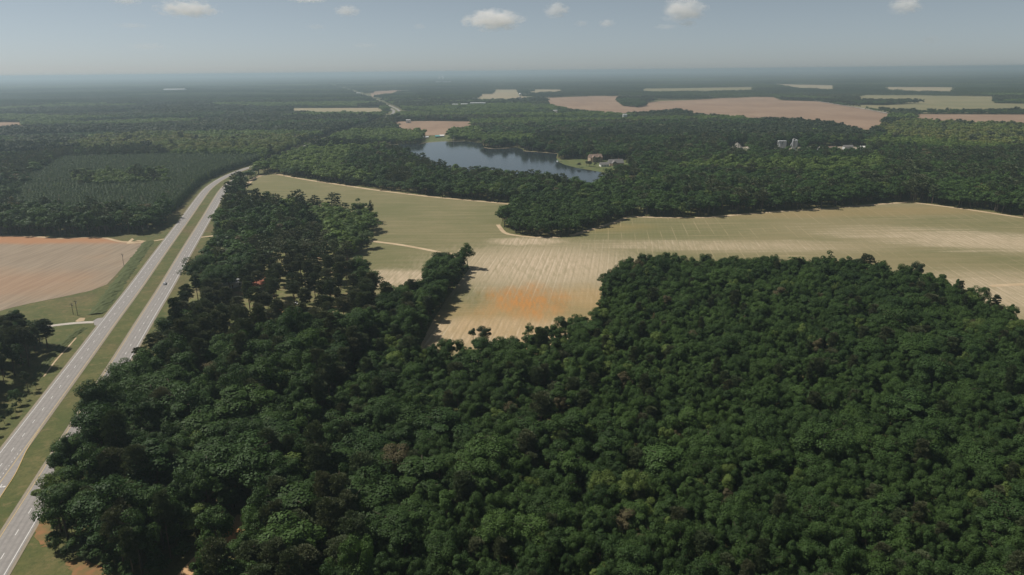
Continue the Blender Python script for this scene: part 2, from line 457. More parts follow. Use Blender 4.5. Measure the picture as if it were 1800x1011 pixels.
LAWN = GP([(978, 277), (985, 281), (1010, 279.5), (1034, 281), (1060, 281), (1090, 281), (1118, 284), (1122, 288), (1106, 292), (1103, 303), (1098, 312), (1088, 311), (1078, 306), (1053, 302), (1027, 297.5), (1013, 295), (993, 290), (980, 284)])
LAWN2 = GP([(1128, 288), (1150, 288), (1168, 291), (1160, 296), (1132, 295)])
CAMP = GP([(735, 252), (742, 246), (742, 238), (790, 236), (792, 247.5), (773, 248.5), (745, 251)])
PLANTS = [GP([(1274, 257.5), (1318, 257.5), (1320, 262.5, 15), (1274, 263, 15)]), GP([(1352, 258), (1412, 257.5), (1412, 263, 15), (1352, 263, 15)]), GP([(1414, 257.5), (1470, 257), (1528, 258.5), (1528, 261.5, 16), (1474, 262, 16), (1440, 261.5, 15), (1414, 262, 15)])]
YARD2 = GP([(1128, 310), (1180, 308), (1184, 318), (1150, 322), (1130, 320)])
FAR = {  # name: (outline, material)
    'ploughed_field': [(GP([(954, 172.6), (1043, 169), (1092, 169.5), (1085, 179), (1097, 187.5), (1134, 190), (1131, 195, 19), (1082, 194, 19), (1001, 188, 19), (964, 180, 19)]), 'brownfield'),
                       (GP([(1134, 181), (1158, 178), (1220, 176), (1267, 173), (1330, 170.8), (1360, 171.4), (1372, 176.6), (1434, 178.4), (1513, 191), (1570, 202), (1549, 215, 19), (1528, 225, 19), (1500, 221, 19), (1460, 212, 19), (1429, 210, 19), (1403, 207.5, 19), (1356, 204, 19), (1330, 205, 19), (1288, 200, 19), (1212, 195, 19), (1194, 189, 18), (1152, 188, 18)]), 'brownfield'),
                       (GP([(1095, 187.5), (1134, 182), (1152, 188), (1194, 189, 19), (1131, 195, 19), (1082, 194, 19)]), 'brownfield'),
                       (GP([(688, 217), (697, 213.7), (763, 213), (828, 214), (832, 219, 18), (782, 223, 19), (740, 224, 19), (702, 224, 19)]), 'brownfield'),
                       (GP([(1607, 201.2), (1850, 202), (1850, 214, 18), (1669, 209, 18), (1607, 204.5, 17)]), 'brownfield'),
                       (GP([(652, 161.7), (693, 159), (728, 161), (700, 164), (652, 167, 17)]), 'brownfield'),
                       (GP([(-60, 215), (38, 215.5), (41, 221, 16), (-60, 223, 16)]), 'brownfield')],
    'stubble_field': [(GP([(838, 166), (926, 166.5), (926, 173, 17), (838, 174, 17)]), 'strawfield'), (GP([(865, 158), (912, 158), (911, 164.5, 17), (868, 164.5, 17)]), 'strawfield'),
                      (GP([(929, 157.5), (990, 158), (990, 161, 16), (938, 163, 16)]), 'strawfield'), (GP([(513, 191.2), (671, 189.8), (671, 195.5, 15), (513, 195.5, 15)]), 'strawfield'),
                      (GP([(1353, 148), (1471, 150.5), (1476, 157.5, 17), (1395, 154, 17)]), 'strawfield'), (GP([(1552, 153.5), (1685, 154), (1685, 160.5, 17), (1552, 158, 17)]), 'strawfield'),
                      (GP([(1505, 167.5), (1600, 168), (1748, 170), (1748, 179, 17), (1669, 175, 17), (1510, 174, 17)]), 'greenfield'),
                      (GP([(1124, 156.5), (1330, 153.5), (1330, 158.5, 16), (1197, 160, 16), (1124, 160, 16)]), 'greenfield')],
    'pasture': [(GP([(1455, 180), (1513, 185), (1552, 185.7), (1604, 183), (1682, 181), (1850, 184), (1850, 199), (1607, 200), (1573, 201), (1513, 191)]), 'greenfield')]}
OPENS = [BIG_FIELD, LEFT_OPEN, VERGE_OPEN, LAKE, LAWN, LAWN2, CAMP, YARD2] + PLANTS + [q[0] for v in FAR.values() for q in v]

sheet('crop_field', BIG_FIELD, M['wheat'], .06)
sheet('tilled_field', TILLED, M['tilled'], .06)
sheet('lake', LAKE, M['water'], .05)
sheet('lawn', LAWN, M['lawn'], .09)
sheet('lawn', LAWN2, M['lawn'], .09)
sheet('camp_clearing', CAMP, M['lawn'], .09)
YARDS = GP([(330, 500), (345, 470), (385, 425), (470, 425), (545, 405), (590, 432), (606, 455), (622, 490), (632, 520), (600, 565), (540, 580), (400, 575), (310, 560)])
sheet('yard', YARDS, M['yard'], .04)
for q in PLANTS: sheet('plant_yard', q, M['shoulder'], .06)
sheet('dirt_yard', YARD2, M['clay'], .06)
for nm, L in FAR.items():
    for poly, mt in L:
        Zc[0] += .06
        sheet(nm, poly, M[mt], .3+Zc[0])
for L in ([(737, 254), (745, 251.5), (773, 249), (793, 248.5), (817, 248)], [(851, 259.5), (870, 261.5), (904, 259.5)], [(920, 265.5), (950, 267.5), (980, 270)], [(640, 256.5), (700, 254)]):
    ribbon('lake_shore', spline(GP(L), 8), -2, 2.5, .12, M['strawfield'])
# pale margins the tractor leaves along the crop
MARG = [[(477, 303.5), (540, 315.5), (601, 324.5), (668, 334.5), (752, 344.5), (803, 349.5), (870, 355.5), (937, 362)],
        [(1002, 413), (1030, 404.5), (1060, 395.5), (1085, 387.5), (1104, 380.5), (1160, 381.6), (1240, 381.6), (1320, 374.6), (1460, 365.5), (1570, 356.5), (1610, 356.5), (1700, 367.6), (1800, 382.5)],
        [(879, 395), (890, 408.5), (905, 412.5), (940, 416.5), (985, 416.5)],
        [(424, 332), (436, 319), (446, 312), (462, 306.5)]]
for L, w in zip(MARG, (5, 5, 4, 6)):
    ribbon('field_margin', spline(GP(L), 10), 0 if w != 6 else 0, w, .10, M['sand'])
ribbon('field_margin', spline(GP([(0, 414), (60, 415.5), (110, 418.5), (165, 416.5), (190, 418.5), (215, 424.4), (252, 425.5)]), 6), 0, 3.0, .10, M['sand'])
ribbon('dirt_track', spline(GP([(640, 422), (657, 424.5), (700, 430), (740, 437), (775, 444), (800, 447)]), 5), -2.2, 2.2, .11, M['sand'])
ribbon('dirt_track', spline(GP([(596, 442), (597, 455), (602, 466), (608, 474)]), 3), -1.8, 1.8, .10, M['sand'])
ribbon('dirt_track', spline(GP([(1740, 503), (1800, 500), (1900, 496)]), 6), -2.5, 2.5, .11, M['sand'])
TRACK_FRONT = spline(GP([(290, 1080), (345, 1003), (375, 975), (410, 950), (440, 905)]), 4)
ribbon('clay_track', TRACK_FRONT, -4.5, 4.5, .08, M['clay'])
TRACK_YARD = spline(GP([(470, 548), (500, 546), (525, 556), (548, 585)]), 4)
ribbon('clay_track', TRACK_YARD, -3, 3, .08, M['clay'])
TRACK_TOWN = spline(GP([(925, 180), (935, 187), (945, 192), (967, 198), (996, 208)]), 20)
ribbon('country_road', TRACK_TOWN, -7, 7, 1.6, M['sand'])
ribbon('country_road', spline(GP([(1434, 178.2), (1513, 191), (1570, 202)]), 20), -5, 5, 1.7, M['gravel'])

# ------------------------------------------------------------------ the highway
CENTRE = spline(GP([(-160, 1129), (-72, 1000), (87, 766), (186.3, 620), (226, 561), (265.3, 504), (306, 441.3), (344.4, 384), (364.4, 353), (378, 334), (392, 321.5), (412, 309.5), (441, 297.5), (474, 287.5),
                    (510, 275), (567, 247), (601, 237), (646, 223), (682, 208), (697, 197), (690, 190), (672, 182), (655, 174), (638, 167), (618, 160), (597, 154), (570, 148)]), 6)
cs = np.r_[0, np.cumsum(np.linalg.norm(np.diff(CENTRE, axis=0), axis=1))]
CW, OFF = 4.55, 10.25
hw = empty('highway', (0, 0, 0)); tag(hw, kind='structure')
near = cs < 1700
for s in (-1, 1):
    ribbon('carriageway', CENTRE, s*OFF-CW, s*OFF+CW, .12, M['asphalt'], hw)
    ribbon('shoulder', CENTRE, s*OFF-CW-.9, s*OFF+CW+.9, .09, M['shoulder'], hw)
    ribbon('edge_line', CENTRE[near], s*(OFF+CW-.75)-.10, s*(OFF+CW-.75)+.10, .135, M['lanewhite'], hw)
    ribbon('edge_line', CENTRE[near], s*(OFF-CW+.35)-.10, s*(OFF-CW+.35)+.10, .135, M['laneyellow'], hw)
dash = mesh('lane_dash', [(-.10, -1.55, 0), (.10, -1.55, 0), (.10, 1.55, 0), (-.10, 1.55, 0)], [(0, 1, 2, 3)], M['lanewhite'])
nrm = normals(CENTRE)
def along(s, off):
    i = np.searchsorted(cs, s)-1; i = min(max(i, 0), len(cs)-2)
    t = (s-cs[i])/(cs[i+1]-cs[i]); p = CENTRE[i]*(1-t)+CENTRE[i+1]*t; n = nrm[i]*(1-t)+nrm[i+1]*t
    return p+n*off, math.atan2(-n[1], n[0])*-1, n
for s in (-1, 1):
    for k in range(62):
        p, rz, n = along(8+k*12.2, s*(OFF+.1))
        add('lane_dash', dash, hw, (p[0], p[1], .135), math.atan2(n[1], n[0]))
# the left turn lane that opens on the near carriageway
tl = [(68, 757), (58, 772), (45, 794), (27, 832), (0, 874), (-60, 965), (-90, 1010), (-100, 980), (-30, 880), (10, 820), (45, 775)]
sheet('turn_lane', GP(tl), M['asphalt'], .115).parent = hw
del hw.children[-1]['kind']
tline = spline(GP([(70, 755), (58, 773), (45, 795), (27, 833), (0, 875), (-60, 966)]), 4)
ribbon('edge_line', tline, -.12, .12, .14, M['laneyellow'], hw)
tdash = mesh('turn_dash', [(-.09, -.45, 0), (.09, -.45, 0), (.09, .45, 0), (-.09, .45, 0)], [(0, 1, 2, 3)], M['lanewhite'])
for k in range(13):
    q = 36-k*5; p = G((q, 792+(36-q)*1.36)); d = G((q-5, 792+(41-q)*1.36))-p
    add('turn_dash', tdash, hw, (p[0], p[1], .14), math.atan2(-d[0], d[1]))
p = G((1, 856)); d = G((-20, 888))-p
add('turn_arrow', mesh('turn_arrow', [(-.12, -1.6, 0), (.12, -1.6, 0), (.12, .6, 0), (-.12, .6, 0), (-.12, .25, 0), (-1.0, .25, 0), (-1.0, .6, 0), (-1.0, -.1, 0), (-1.0, .95, 0), (-1.9, .43, 0)],
    [(0, 1, 2, 3), (3, 4, 5, 6), (7, 8, 9)], M['lanewhite']), hw, (p[0], p[1], .14), math.atan2(-d[0], d[1]))
def ragged(pts, amp=.35, n=5):
    P = GP(pts); out = []
    for a, b in zip(P, np.roll(P, -1, 0)):
        for k in range(n): out.append(a+(b-a)*k/n+rng.normal(0, amp, 2))
    return np.array(out)
# aprons and side roads
sheet('driveway_apron', GP([(164, 564), (171, 560), (184, 558), (172, 573), (166, 572)]), M['asphalt'], .10)
ribbon('side_road', spline(GP([(166, 566.5), (140, 567.5), (105, 571), (60, 577), (0, 583), (-90, 592)]), 4), -1.9, 1.9, .08, M['gravel'])
ribbon('side_road', spline(GP([(290, 420), (275, 423), (258, 424.5), (240, 423)]), 3), -1.6, 1.6, .08, M['sand'])
ribbon('side_road', spline(GP([(352, 417.5), (368, 415.5), (385, 415), (410, 419)]), 3), -2, 2, .08, M['sand'])
sheet('driveway_apron', GP([(235, 633), (242, 630), (243, 640), (228, 664), (214, 672), (222, 656)]), M['shoulder'], .11)
sheet('bare_soil', GP([(226, 424), (232, 419), (236, 421), (230, 425), (238, 428), (222, 429)]), M['sand'], .08)
sheet('bare_soil', ragged([(66, 908), (86, 916), (94, 940), (84, 962), (70, 958), (58, 932)]), M['clay2'], .08)
sheet('bare_soil', ragged([(118, 988), (155, 984), (184, 1003), (200, 1045), (160, 1045), (130, 1010)]), M['clay2'], .08)
sheet('bare_soil', GP([(132, 565), (140, 559), (150, 559), (148, 564), (136, 566)]), M['sand'], .07)
ribbon('ditch_bank', spline(GP([(134, 594), (118, 612), (98, 634), (77, 662)]), 4), -.4, .4, .07, M['sand'])
# rank grass along the ditch: a low uneven bank
def bank(px, w, h):
    line = spline(GP(px), 2.5); n = normals(line); k = len(line); J = 7
    v, f = [], []
    for i in range(k):
        for j in range(J):
            a = (j/(J-1)-.5)*2
            q = line[i]+n[i]*a*w*(.8+.4*random.random())
            v.append((q[0], q[1], -.05 if abs(a) == 1 else h*(1-a*a)*(.4+1.2*random.random())))
    for i in range(k-1):
        for j in range(J-1): f.append((i*J+j, i*J+j+1, (i+1)*J+j+1, (i+1)*J+j))
    me = mesh('rank_grass', v, f, M['ditchgrass'])
    if me.polygons[0].normal.z < 0: me.flip_normals()
    return tag(add('rank_grass', me), 'strip of taller dark green grass along the roadside ditch', 'grass', kind='stuff')
tt = NT('rank_grass')
M['ditchgrass'] = tt.out(tt.mix(tt.noise(.8, 4), (.050, .066, .020), (.080, .092, .030)), .9)
bank([(262, 424), (247, 445), (225, 476), (205, 503), (186, 530), (168, 553)], 5.0, .7)
bank([(148, 577), (126, 592), (104, 612), (79, 640), (62, 668)], 2.4, .6)

# ------------------------------------------------------------------ trees: meshes
def frame(nv):
    h = np.where(np.abs(nv[:, 2:3]) < .9, np.array([[0, 0, 1.0]]), np.array([[1.0, 0, 0]]))
    t = np.cross(nv, h); t /= np.linalg.norm(t, axis=1)[:, None]+1e-9
    return t, np.cross(nv, t)
def leaf_quads(g, c, nv, size, ar=(.65, 1.0)):
    t, b = frame(nv)
    a = g.random(len(c))*6.283
    u = t*np.cos(a)[:, None]+b*np.sin(a)[:, None]; w = np.cross(nv, u)
    su = (size/2)[:, None]; sw = su*g.uniform(*ar, len(c))[:, None]
    fold = nv*su*g.uniform(-.35, .1, len(c))[:, None]
    v = np.stack([c-u*su*1.15+fold, c-w*sw, c+u*su*1.15+fold, c+w*sw], 1).reshape(-1, 3)
    return v, np.arange(len(v)).reshape(-1, 4)
def unit(g, n):
    d = g.normal(size=(n, 3))
    return d/np.linalg.norm(d, axis=1)[:, None]
def broadleaf_crown(seed, lobes, per, size, H=14.0, rad=3.5, low=.30, ragged=.0, tilt=.5):
    g = np.random.default_rng(seed)
    zc, hz = H*(1+low)/2, H*(1-low)/2
    V, Fc, n0 = [], [], 0
    d = unit(g, lobes*3); d = d[d[:, 2] > -.55][:lobes]
    fr = g.uniform(.45, 1.0, len(d))
    fr[:max(2, lobes//6)] *= .45
    C = d*fr[:, None]*np.array([rad, rad, hz])
    C[:, :2] *= (1-.25*np.clip(C[:, 2:3]/hz, 0, 1))
    lr = rad*g.uniform(.20, .50, len(d))
    if ragged: C += g.normal(size=C.shape)*ragged
    for c, r in zip(C, lr):
        q = unit(g, per); q = q[(q[:, 2] > -.6) | (g.random(len(q)) < .4)]
        jr = g.uniform(.72, 1.12, len(q))[:, None]
        p = c+q*r*jr*np.array([1, 1, .85])
        nv = q+unit(g, len(q))*tilt+np.array([0, 0, .30]); nv /= np.linalg.norm(nv, axis=1)[:, None]
        v, f = leaf_quads(g, p, nv, size*g.uniform(.65, 1.3, len(q)))
        V.append(v+np.array([0, 0, zc])); Fc.append(f+n0); n0 += len(v)
    return np.vstack(V), np.vstack(Fc)
def pine_crown(seed, lobes, per, size, H=22.0, rad=3.6, low=.52):
    g = np.random.default_rng(seed)
    V, Fc, n0 = [], [], 0
    hs = np.linspace(low, .97, lobes)**1.0
    for i, h in enumerate(hs):
        x = (h-low)/(1-low)
        prof = math.sin(min(1, .25+x*.9)*math.pi*.80)**.8*(1.0 if x < .8 else .8)
        a = i*2.4+g.uniform(-.5, .5)
        rr = rad*prof*g.uniform(.35, .80)
        c = np.array([rr*math.cos(a), rr*math.sin(a), H*h+g.uniform(-.4, .4)])
        r = rad*g.uniform(.28, .42)
        q = unit(g, per); q = q[q[:, 2] > -.5]
        p = c+q*r*g.uniform(.5, 1.05, len(q))[:, None]*np.array([1, 1, .6])
        # tufts: thin blades fanning up and outward
        for k in range(2):
            ax = q*np.array([1, 1, .6])+unit(g, len(q))*.6+np.array([0, 0, .55]); ax /= np.linalg.norm(ax, axis=1)[:, None]
            t, b = frame(ax); al = g.random(len(q))*6.283
            w = (t*np.cos(al)[:, None]+b*np.sin(al)[:, None])
            L = size*g.uniform(.7, 1.3, len(q))[:, None]
            v = np.stack([p-ax*L*.35, p+w*L*.30, p+ax*L*.70, p-w*L*.30], 1).reshape(-1, 3)
            V.append(v); Fc.append(np.arange(len(v)).reshape(-1, 4)+n0); n0 += len(v)
    return np.vstack(V), np.vstack(Fc)
def cone_crown(seed, n, size, H=13.0, rad=2.7, low=.12):
    g = np.random.default_rng(seed)
    x = g.random(n)**.6; z = H*(low+(1-low)*(1-x**1.6))
    a = g.random(n)*6.283; r = rad*x**.75*g.uniform(.6, 1.1, n)
    p = np.stack([r*np.cos(a), r*np.sin(a), z], 1)
    nv = np.stack([np.cos(a), np.sin(a), np.full(n, .9)], 1)+unit(g, n)*.3; nv /= np.linalg.norm(nv, axis=1)[:, None]
    return leaf_quads(g, p, nv, size*(.5+.7*x)*g.uniform(.7, 1.3, n), (.4, .8))
def trunk_mb(seed, H, top, r, limbs, spread):
    g = random.Random(seed); mb = MB()
    bx, by = g.uniform(-.3, .3), g.uniform(-.3, .3)
    pts = [(0, 0, -.3), (bx*.3, by*.3, H*.25), (bx, by, H*.5), (bx*1.4, by*1.2, H*top)]
    mb.tube(pts, [r*1.15, r*.85, r*.6, r*.2], 7)
    for i in range(limbs):
        a = i*2.4+g.uniform(-.4, .4); z = H*(.38+(top-.42)*i/max(1, limbs-1)); L = spread*g.uniform(.6, 1)
        mb.tube([(bx*z/H, by*z/H, z), (L*.5*math.cos(a), L*.5*math.sin(a), z+L*.35), (L*math.cos(a), L*math.sin(a), z+L*.6)], [r*.4, r*.28, r*.1], 5)
    return mb
def joined(name, crown, trunk, ml, mb_):
    v, f = crown; nv = len(v)
    vv = np.vstack([v, np.array(trunk.v)]) if trunk else v
    ff = [tuple(q) for q in f]+([tuple(i+nv for i in q) for q in trunk.f] if trunk else [])
    return mesh(name, vv, ff, [ml, mb_], [0]*len(f)+[1]*(len(ff)-len(f)))
LIB = {}
def lib(kind, items):
    c = bpy.data.collections.new('lib_'+kind)
    for i, me in enumerate(items):
        o = bpy.data.objects.new('%s_%02d' % (kind, i), me); c.objects.link(o)
    LIB[kind] = (c, len(items))
NB, NP = 9, 6
BC = [broadleaf_crown(100+i, (22, 19, 26, 16, 22, 28, 19, 22, 17)[i], 360, .31, rad=(3.5, 3.1, 3.9, 2.9, 3.4, 4.0, 3.2, 3.6, 2.7)[i], low=(.28, .32, .25, .35, .3, .25, .22, .3, .2)[i], ragged=(.25, .6, .35)[i % 3]) for i in range(NB)]
BT = [trunk_mb(200+i, 14, .86, .20, 6, 2.6) for i in range(NB)]
PC = [pine_crown(300+i, (34, 38, 32, 40, 36, 30)[i], 210, .42, rad=(3.7, 3.3, 4.0, 3.4, 3.0, 4.2)[i], low=(.52, .45, .58, .40, .5, .6)[i]) for i in range(NP)]
PT = [trunk_mb(400+i, 22, .97, .24, 9, 2.4) for i in range(NP)]
B_CROWN = [mesh('crown', *BC[i], M['leaf']) for i in range(NB)]
B_TRUNK = [mesh('trunk', BT[i].v, BT[i].f, M['bark']) for i in range(NB)]
P_CROWN = [mesh('crown', *PC[i], M['needle']) for i in range(NP)]
P_TRUNK = [mesh('trunk', PT[i].v, PT[i].f, M['pinebark']) for i in range(NP)]
lib('bhi', [joined('bhi', BC[i], BT[i], M['leaf'], M['bark']) for i in range(NB)])
lib('phi', [joined('phi', PC[i], PT[i], M['needle'], M['pinebark']) for i in range(NP)])
lib('bmid', [joined('bmid', broadleaf_crown(500+i, 20, 46, .85, rad=3.3+.3*(i % 4), tilt=.35, ragged=.25), trunk_mb(520+i, 14, .8, .2, 2, 2), M['leaf'], M['bark']) for i in range(7)])
lib('pmid', [joined('pmid', pine_crown(540+i, 20, 16, 1.25, low=.4+.04*i, rad=3.2+.2*i), trunk_mb(550+i, 22, .95, .22, 2, 2), M['needle'], M['pinebark']) for i in range(5)])
lib('cone', [joined('cone', cone_crown(560+i, 190, .9), None, M['needle'], M['pinebark']) for i in range(5)])
lib('blow', [joined('blow', broadleaf_crown(600+i, 10, 30, 1.5, rad=4.2+.3*i, low=.1, tilt=.15), None, M['leaf'], M['bark']) for i in range(6)])
def canopy_patch(seed, S, n):
    g = np.random.default_rng(seed); V, Fc, n0 = [], [], 0
    k = int(math.sqrt(n))
    for i in range(k):
        for j in range(k):
            v, f = broadleaf_crown(seed*1000+i*k+j, 6, 14, 2.4, rad=5.0, low=.15, tilt=.12)
            s = g.uniform(.75, 1.25)
            off = np.array([((i+g.random())/k-.5)*S, ((j+g.random())/k-.5)*S, 0])
            V.append(v*np.array([1, 1, s])+off); Fc.append(f+n0); n0 += len(v)
    return mesh('canopy', np.vstack(V), np.vstack(Fc), [M['leaf']])
lib('patch', [canopy_patch(700+i, 64, 64) for i in range(5)])

def wood(name, label, kind, pts, rot, scl, idx, col):
    """one mass of trees: every vertex carries one tree"""
    me = bpy.data.meshes.new(name)
    me.vertices.add(len(pts))
    P3 = np.zeros((len(pts), 3)); P3[:, :2] = pts
    me.vertices.foreach_set('co', P3.ravel())
    for nm, ty, dat in (('rot', 'FLOAT', rot), ('scl', 'FLOAT_VECTOR', scl), ('idx', 'INT', idx)):
        at = me.attributes.new(nm, ty, 'POINT')
        at.data.foreach_set('vector' if ty == 'FLOAT_VECTOR' else 'value', np.asarray(dat).ravel())
    at = me.attributes.new('leafcol', 'FLOAT_COLOR', 'POINT')
    at.data.foreach_set('color', np.hstack([col, np.ones((len(col), 1))]).ravel())
    o = add(name, me); tag(o, label, 'woodland', kind='stuff')
    ng = bpy.data.node_groups.new(name, 'GeometryNodeTree')
    ng.interface.new_socket('Geometry', in_out='INPUT', socket_type='NodeSocketGeometry')
    ng.interface.new_socket('Geometry', in_out='OUTPUT', socket_type='NodeSocketGeometry')
    N = ng.nodes; gi, go = N.new('NodeGroupInput'), N.new('NodeGroupOutput')
    ci = N.new('GeometryNodeCollectionInfo'); ci.inputs[0].default_value = LIB[kind][0]
    ci.inputs['Separate Children'].default_value = True; ci.inputs['Reset Children'].default_value = True
    ip = N.new('GeometryNodeInstanceOnPoints'); ip.inputs['Pick Instance'].default_value = True
    def named(nm, ty):
        q = N.new('GeometryNodeInputNamedAttribute'); q.data_type = ty; q.inputs[0].default_value = nm; return q.outputs[0]
    cx = N.new('ShaderNodeCombineXYZ')
    ng.links.new(named('rot', 'FLOAT'), cx.inputs[2])
    ng.links.new(gi.outputs[0], ip.inputs['Points']); ng.links.new(ci.outputs[0], ip.inputs['Instance'])
    ng.links.new(named('idx', 'INT'), ip.inputs['Instance Index'])
    ng.links.new(cx.outputs[0], ip.inputs['Rotation']); ng.links.new(named('scl', 'FLOAT_VECTOR'), ip.inputs['Scale'])
    ng.links.new(ip.outputs[0], go.inputs[0])
    mo = o.modifiers.new('trees', 'NODES'); mo.node_group = ng
    return o

# ------------------------------------------------------------------ where the trees stand
# leaf colours (linear albedo)
DARK, MID, LIGHT, YEL = np.array([.032, .062, .018]), np.array([.057, .101, .025]), np.array([.104, .146, .038]), np.array([.160, .168, .052])
PINE, PINEB, PLANTC = np.array([.062, .086, .038]), np.array([.092, .094, .050]), np.array([.050, .082, .031])
def lerp(a, b, t): return a+(b-a)*t[:, None]
def cells(P, sx, sy, seed=3):
    # blocks of woodland: every point gets the random numbers of its nearest block centre
    g = np.random.default_rng(seed); tab = g.random((128, 128, 4))
    q = P/np.array([sx, sy]); b = np.floor(q).astype(int)
    best = np.full(len(P), 1e9); val = np.zeros((len(P), 2))
    for dx in (-1, 0, 1):
        for dy in (-1, 0, 1):
            c = b+np.array([dx, dy]); tb = tab[c[:, 0] % 128, c[:, 1] % 128]
            d = np.hypot(*(q-c-.15-.7*tb[:, :2]).T)
            k = d < best; best[k] = d[k]; val[k] = tb[k][:, 2:]
    return val
ZONES = [
    dict(n='roadside clump', force=True, poly=GP([(-260, 640), (-100, 612), (0, 602), (30, 600), (72, 606), (76, 620), (52, 644), (24, 670), (-4, 690), (-70, 750), (-260, 940)]), s=6.5, pine=.35, H=15.5, col=(DARK, DARK)),
    dict(n='field point', force=False, poly=GP([(880, 385), (940, 355), (1110, 360), (1110, 385), (1000, 416), (900, 414)]), s=6.5, pine=0, H=13, col=(DARK, MID)),
    dict(n='hedgerow', poly=GP([(733, 617), (744, 596), (766, 555), (799, 507), (826, 472), (812, 456, 6), (772, 446, 13), (756, 464, 15), (718, 490, 16), (680, 520, 14), (665, 600, 6)]), s=6.2, pine=.08, H=15, col=(DARK, MID)),
    dict(n='grove by the field', poly=GP([(535, 400), (535, 385), (560, 378), (655, 390), (660, 405), (648, 428), (625, 448), (606, 450), (590, 430)]), s=11.5, cs=9.5, pine=.0, H=14, col=(MID, LIGHT)),
    dict(n='grove by the highway', poly=GP([(375, 405, 5), (372, 370, 10), (385, 350, 16), (440, 348, 16), (500, 355, 16), (540, 378, 12), (545, 410, 6), (470, 430, 6), (410, 425, 6)]), s=6.8, pine=.25, H=17, col=(DARK, MID)),
    dict(n='pines round the yards', poly=GP([(330, 500, 5), (345, 470, 5), (385, 425, 5), (470, 425, 5), (545, 405, 5), (590, 430, 5), (606, 455, 0), (625, 490, 0), (645, 520, 5), (610, 570, 8), (560, 600, 8), (400, 590, 8), (300, 570, 8)]), s=12.0, cs=8.8, pine=.80, H=17.5, col=(DARK, MID)),
    dict(n='pines beside the highway', poly=GP([(300, 560, 8), (560, 590, 8), (650, 530, 6), (655, 600, 6), (600, 680, 10), (540, 760, 10), (500, 720, 10), (250, 690, 10), (220, 640, 5), (270, 590, 5)]), s=7.4, pine=.72, H=21, col=(DARK, MID)),
    dict(n='mixed wood at the front', poly=GP([(220, 640, 5), (250, 690, 10), (500, 720, 10), (540, 760, 10), (590, 860, 10), (640, 1010, 10), (660, 1250, 10), (-150, 1250, 10), (70, 890, 5)]), s=6.6, big=15, pine=.40, H=16.5, col=(DARK, MID)),
    dict(n='wood by the bare field', poly=GP([(655, 600, 6), (735, 615), (870, 592), (1000, 560), (1060, 530), (1100, 620, 8), (1000, 760, 8), (800, 900, 8), (640, 1010, 8), (560, 800, 8)]), s=6.0, big=15, pine=.08, H=12.5, col=(DARK, MID)),
    dict(n='near wood', poly=np.array([[-60, 90], [420, 90], [640, 480], [640, 620], [-60, 620]]), s=5.2, big=13, bigt=.60, bigk=1.65, pine=.04, H=12.5, col=(DARK, MID)),
    dict(n='hardwoods edging the plantation', poly=GP([(-300, 418), (0, 413), (110, 417), (165, 415), (250, 411), (290, 392), (302, 374), (262, 372, 12), (200, 368, 14), (100, 364, 14), (-300, 368, 14)]), s=7.0, pine=.1, H=17, col=(DARK, MID)),
    dict(n='plantation clump', poly=GP([(128, 310, 10), (180, 304, 10), (290, 302, 10), (292, 318, 10), (220, 322, 10), (140, 324, 10)]), s=7.5, pine=.3, H=15, col=(MID, LIGHT)),
    dict(n='plantation', cone=True, poly=GP([(20, 362, 12), (55, 300, 12), (110, 272, 12), (300, 268, 12), (450, 270, 12), (470, 276, 10), (440, 289, 6), (398, 303, 3), (345, 343, 0), (300, 376, 0), (262, 368, 12), (100, 360, 12)]), s=4.0, pine=1, H=12, col=(PLANTC, PLANTC)),
    dict(n='pale belt', poly=GP([(90, 260, 10), (190, 238, 10), (300, 232, 10), (370, 246, 10), (450, 240, 10), (540, 238, 10), (545, 248, 10), (480, 268, 10), (290, 268, 10), (265, 258, 10), (180, 264, 10)]), s=8.5, pine=.05, H=16, col=(LIGHT, YEL)),
    dict(n='grey pines', poly=GP([(-200, 300, 12), (20, 275, 12), (150, 262, 12), (290, 262, 12), (300, 270, 12), (110, 274, 12), (50, 300, 12), (-200, 340, 12)]), s=6.5, pine=.9, H=17, col=(PINE, MID)),
    dict(n='lake pines', poly=GP([(620, 270, 12), (700, 262, 12), (760, 285, 14), (800, 300, 14), (760, 330, 5), (690, 325, 5), (600, 300, 8)]), s=7.0, pine=.65, H=19, col=(DARK, MID)),
    dict(n='pale east wood', poly=GP([(1600, 206, 12), (1900, 212, 12), (1900, 258, 12), (1700, 255, 12), (1560, 235, 12), (1540, 222, 12)]), s=9, pine=.05, H=15, col=(LIGHT, YEL)),
    dict(n='hedge far', force=True, poly=GP([(1580, 200.0), (1860, 200.3), (1860, 201.8), (1580, 201.2)]), s=9, pine=0, H=13, col=(DARK, MID)),
    dict(n='far clump', force=True, poly=GP([(1085, 179), (1100, 177), (1130, 180), (1136, 187), (1120, 189.5), (1094, 187)]), s=9, pine=0, H=14, col=(DARK, MID)),
    dict(n='far line', force=True, poly=GP([(1362, 172), (1420, 172.5), (1492, 178), (1490, 180), (1430, 178), (1372, 176)]), s=10, pine=0, H=13, col=(MID, LIGHT)),
    dict(n='wood beyond', poly=np.array([[-1600, 380], [1700, 380], [1700, 1400], [-1600, 1400]]), s=8.8, pine=.22, H=16.5, col=(DARK, MID)),
    dict(n='distant', poly=np.array([[-3400, 1400], [3400, 1400], [3400, 3600], [-3400, 3600]]), s=10.5, pine=.3, H=16, col=(DARK, MID)),
]
def jitter_grid(poly, s, jit=.42):
    s = float(s); lo, hi = poly.min(0)-s, poly.max(0)+s
    xs = np.arange(lo[0], hi[0], s); ys = np.arange(lo[1], hi[1], s*.87)
    X, Y = np.meshgrid(xs, ys); X[1::2] += s/2
    P = np.stack([X.ravel(), Y.ravel()], 1)
    return P+rng.uniform(-jit, jit, P.shape)*s
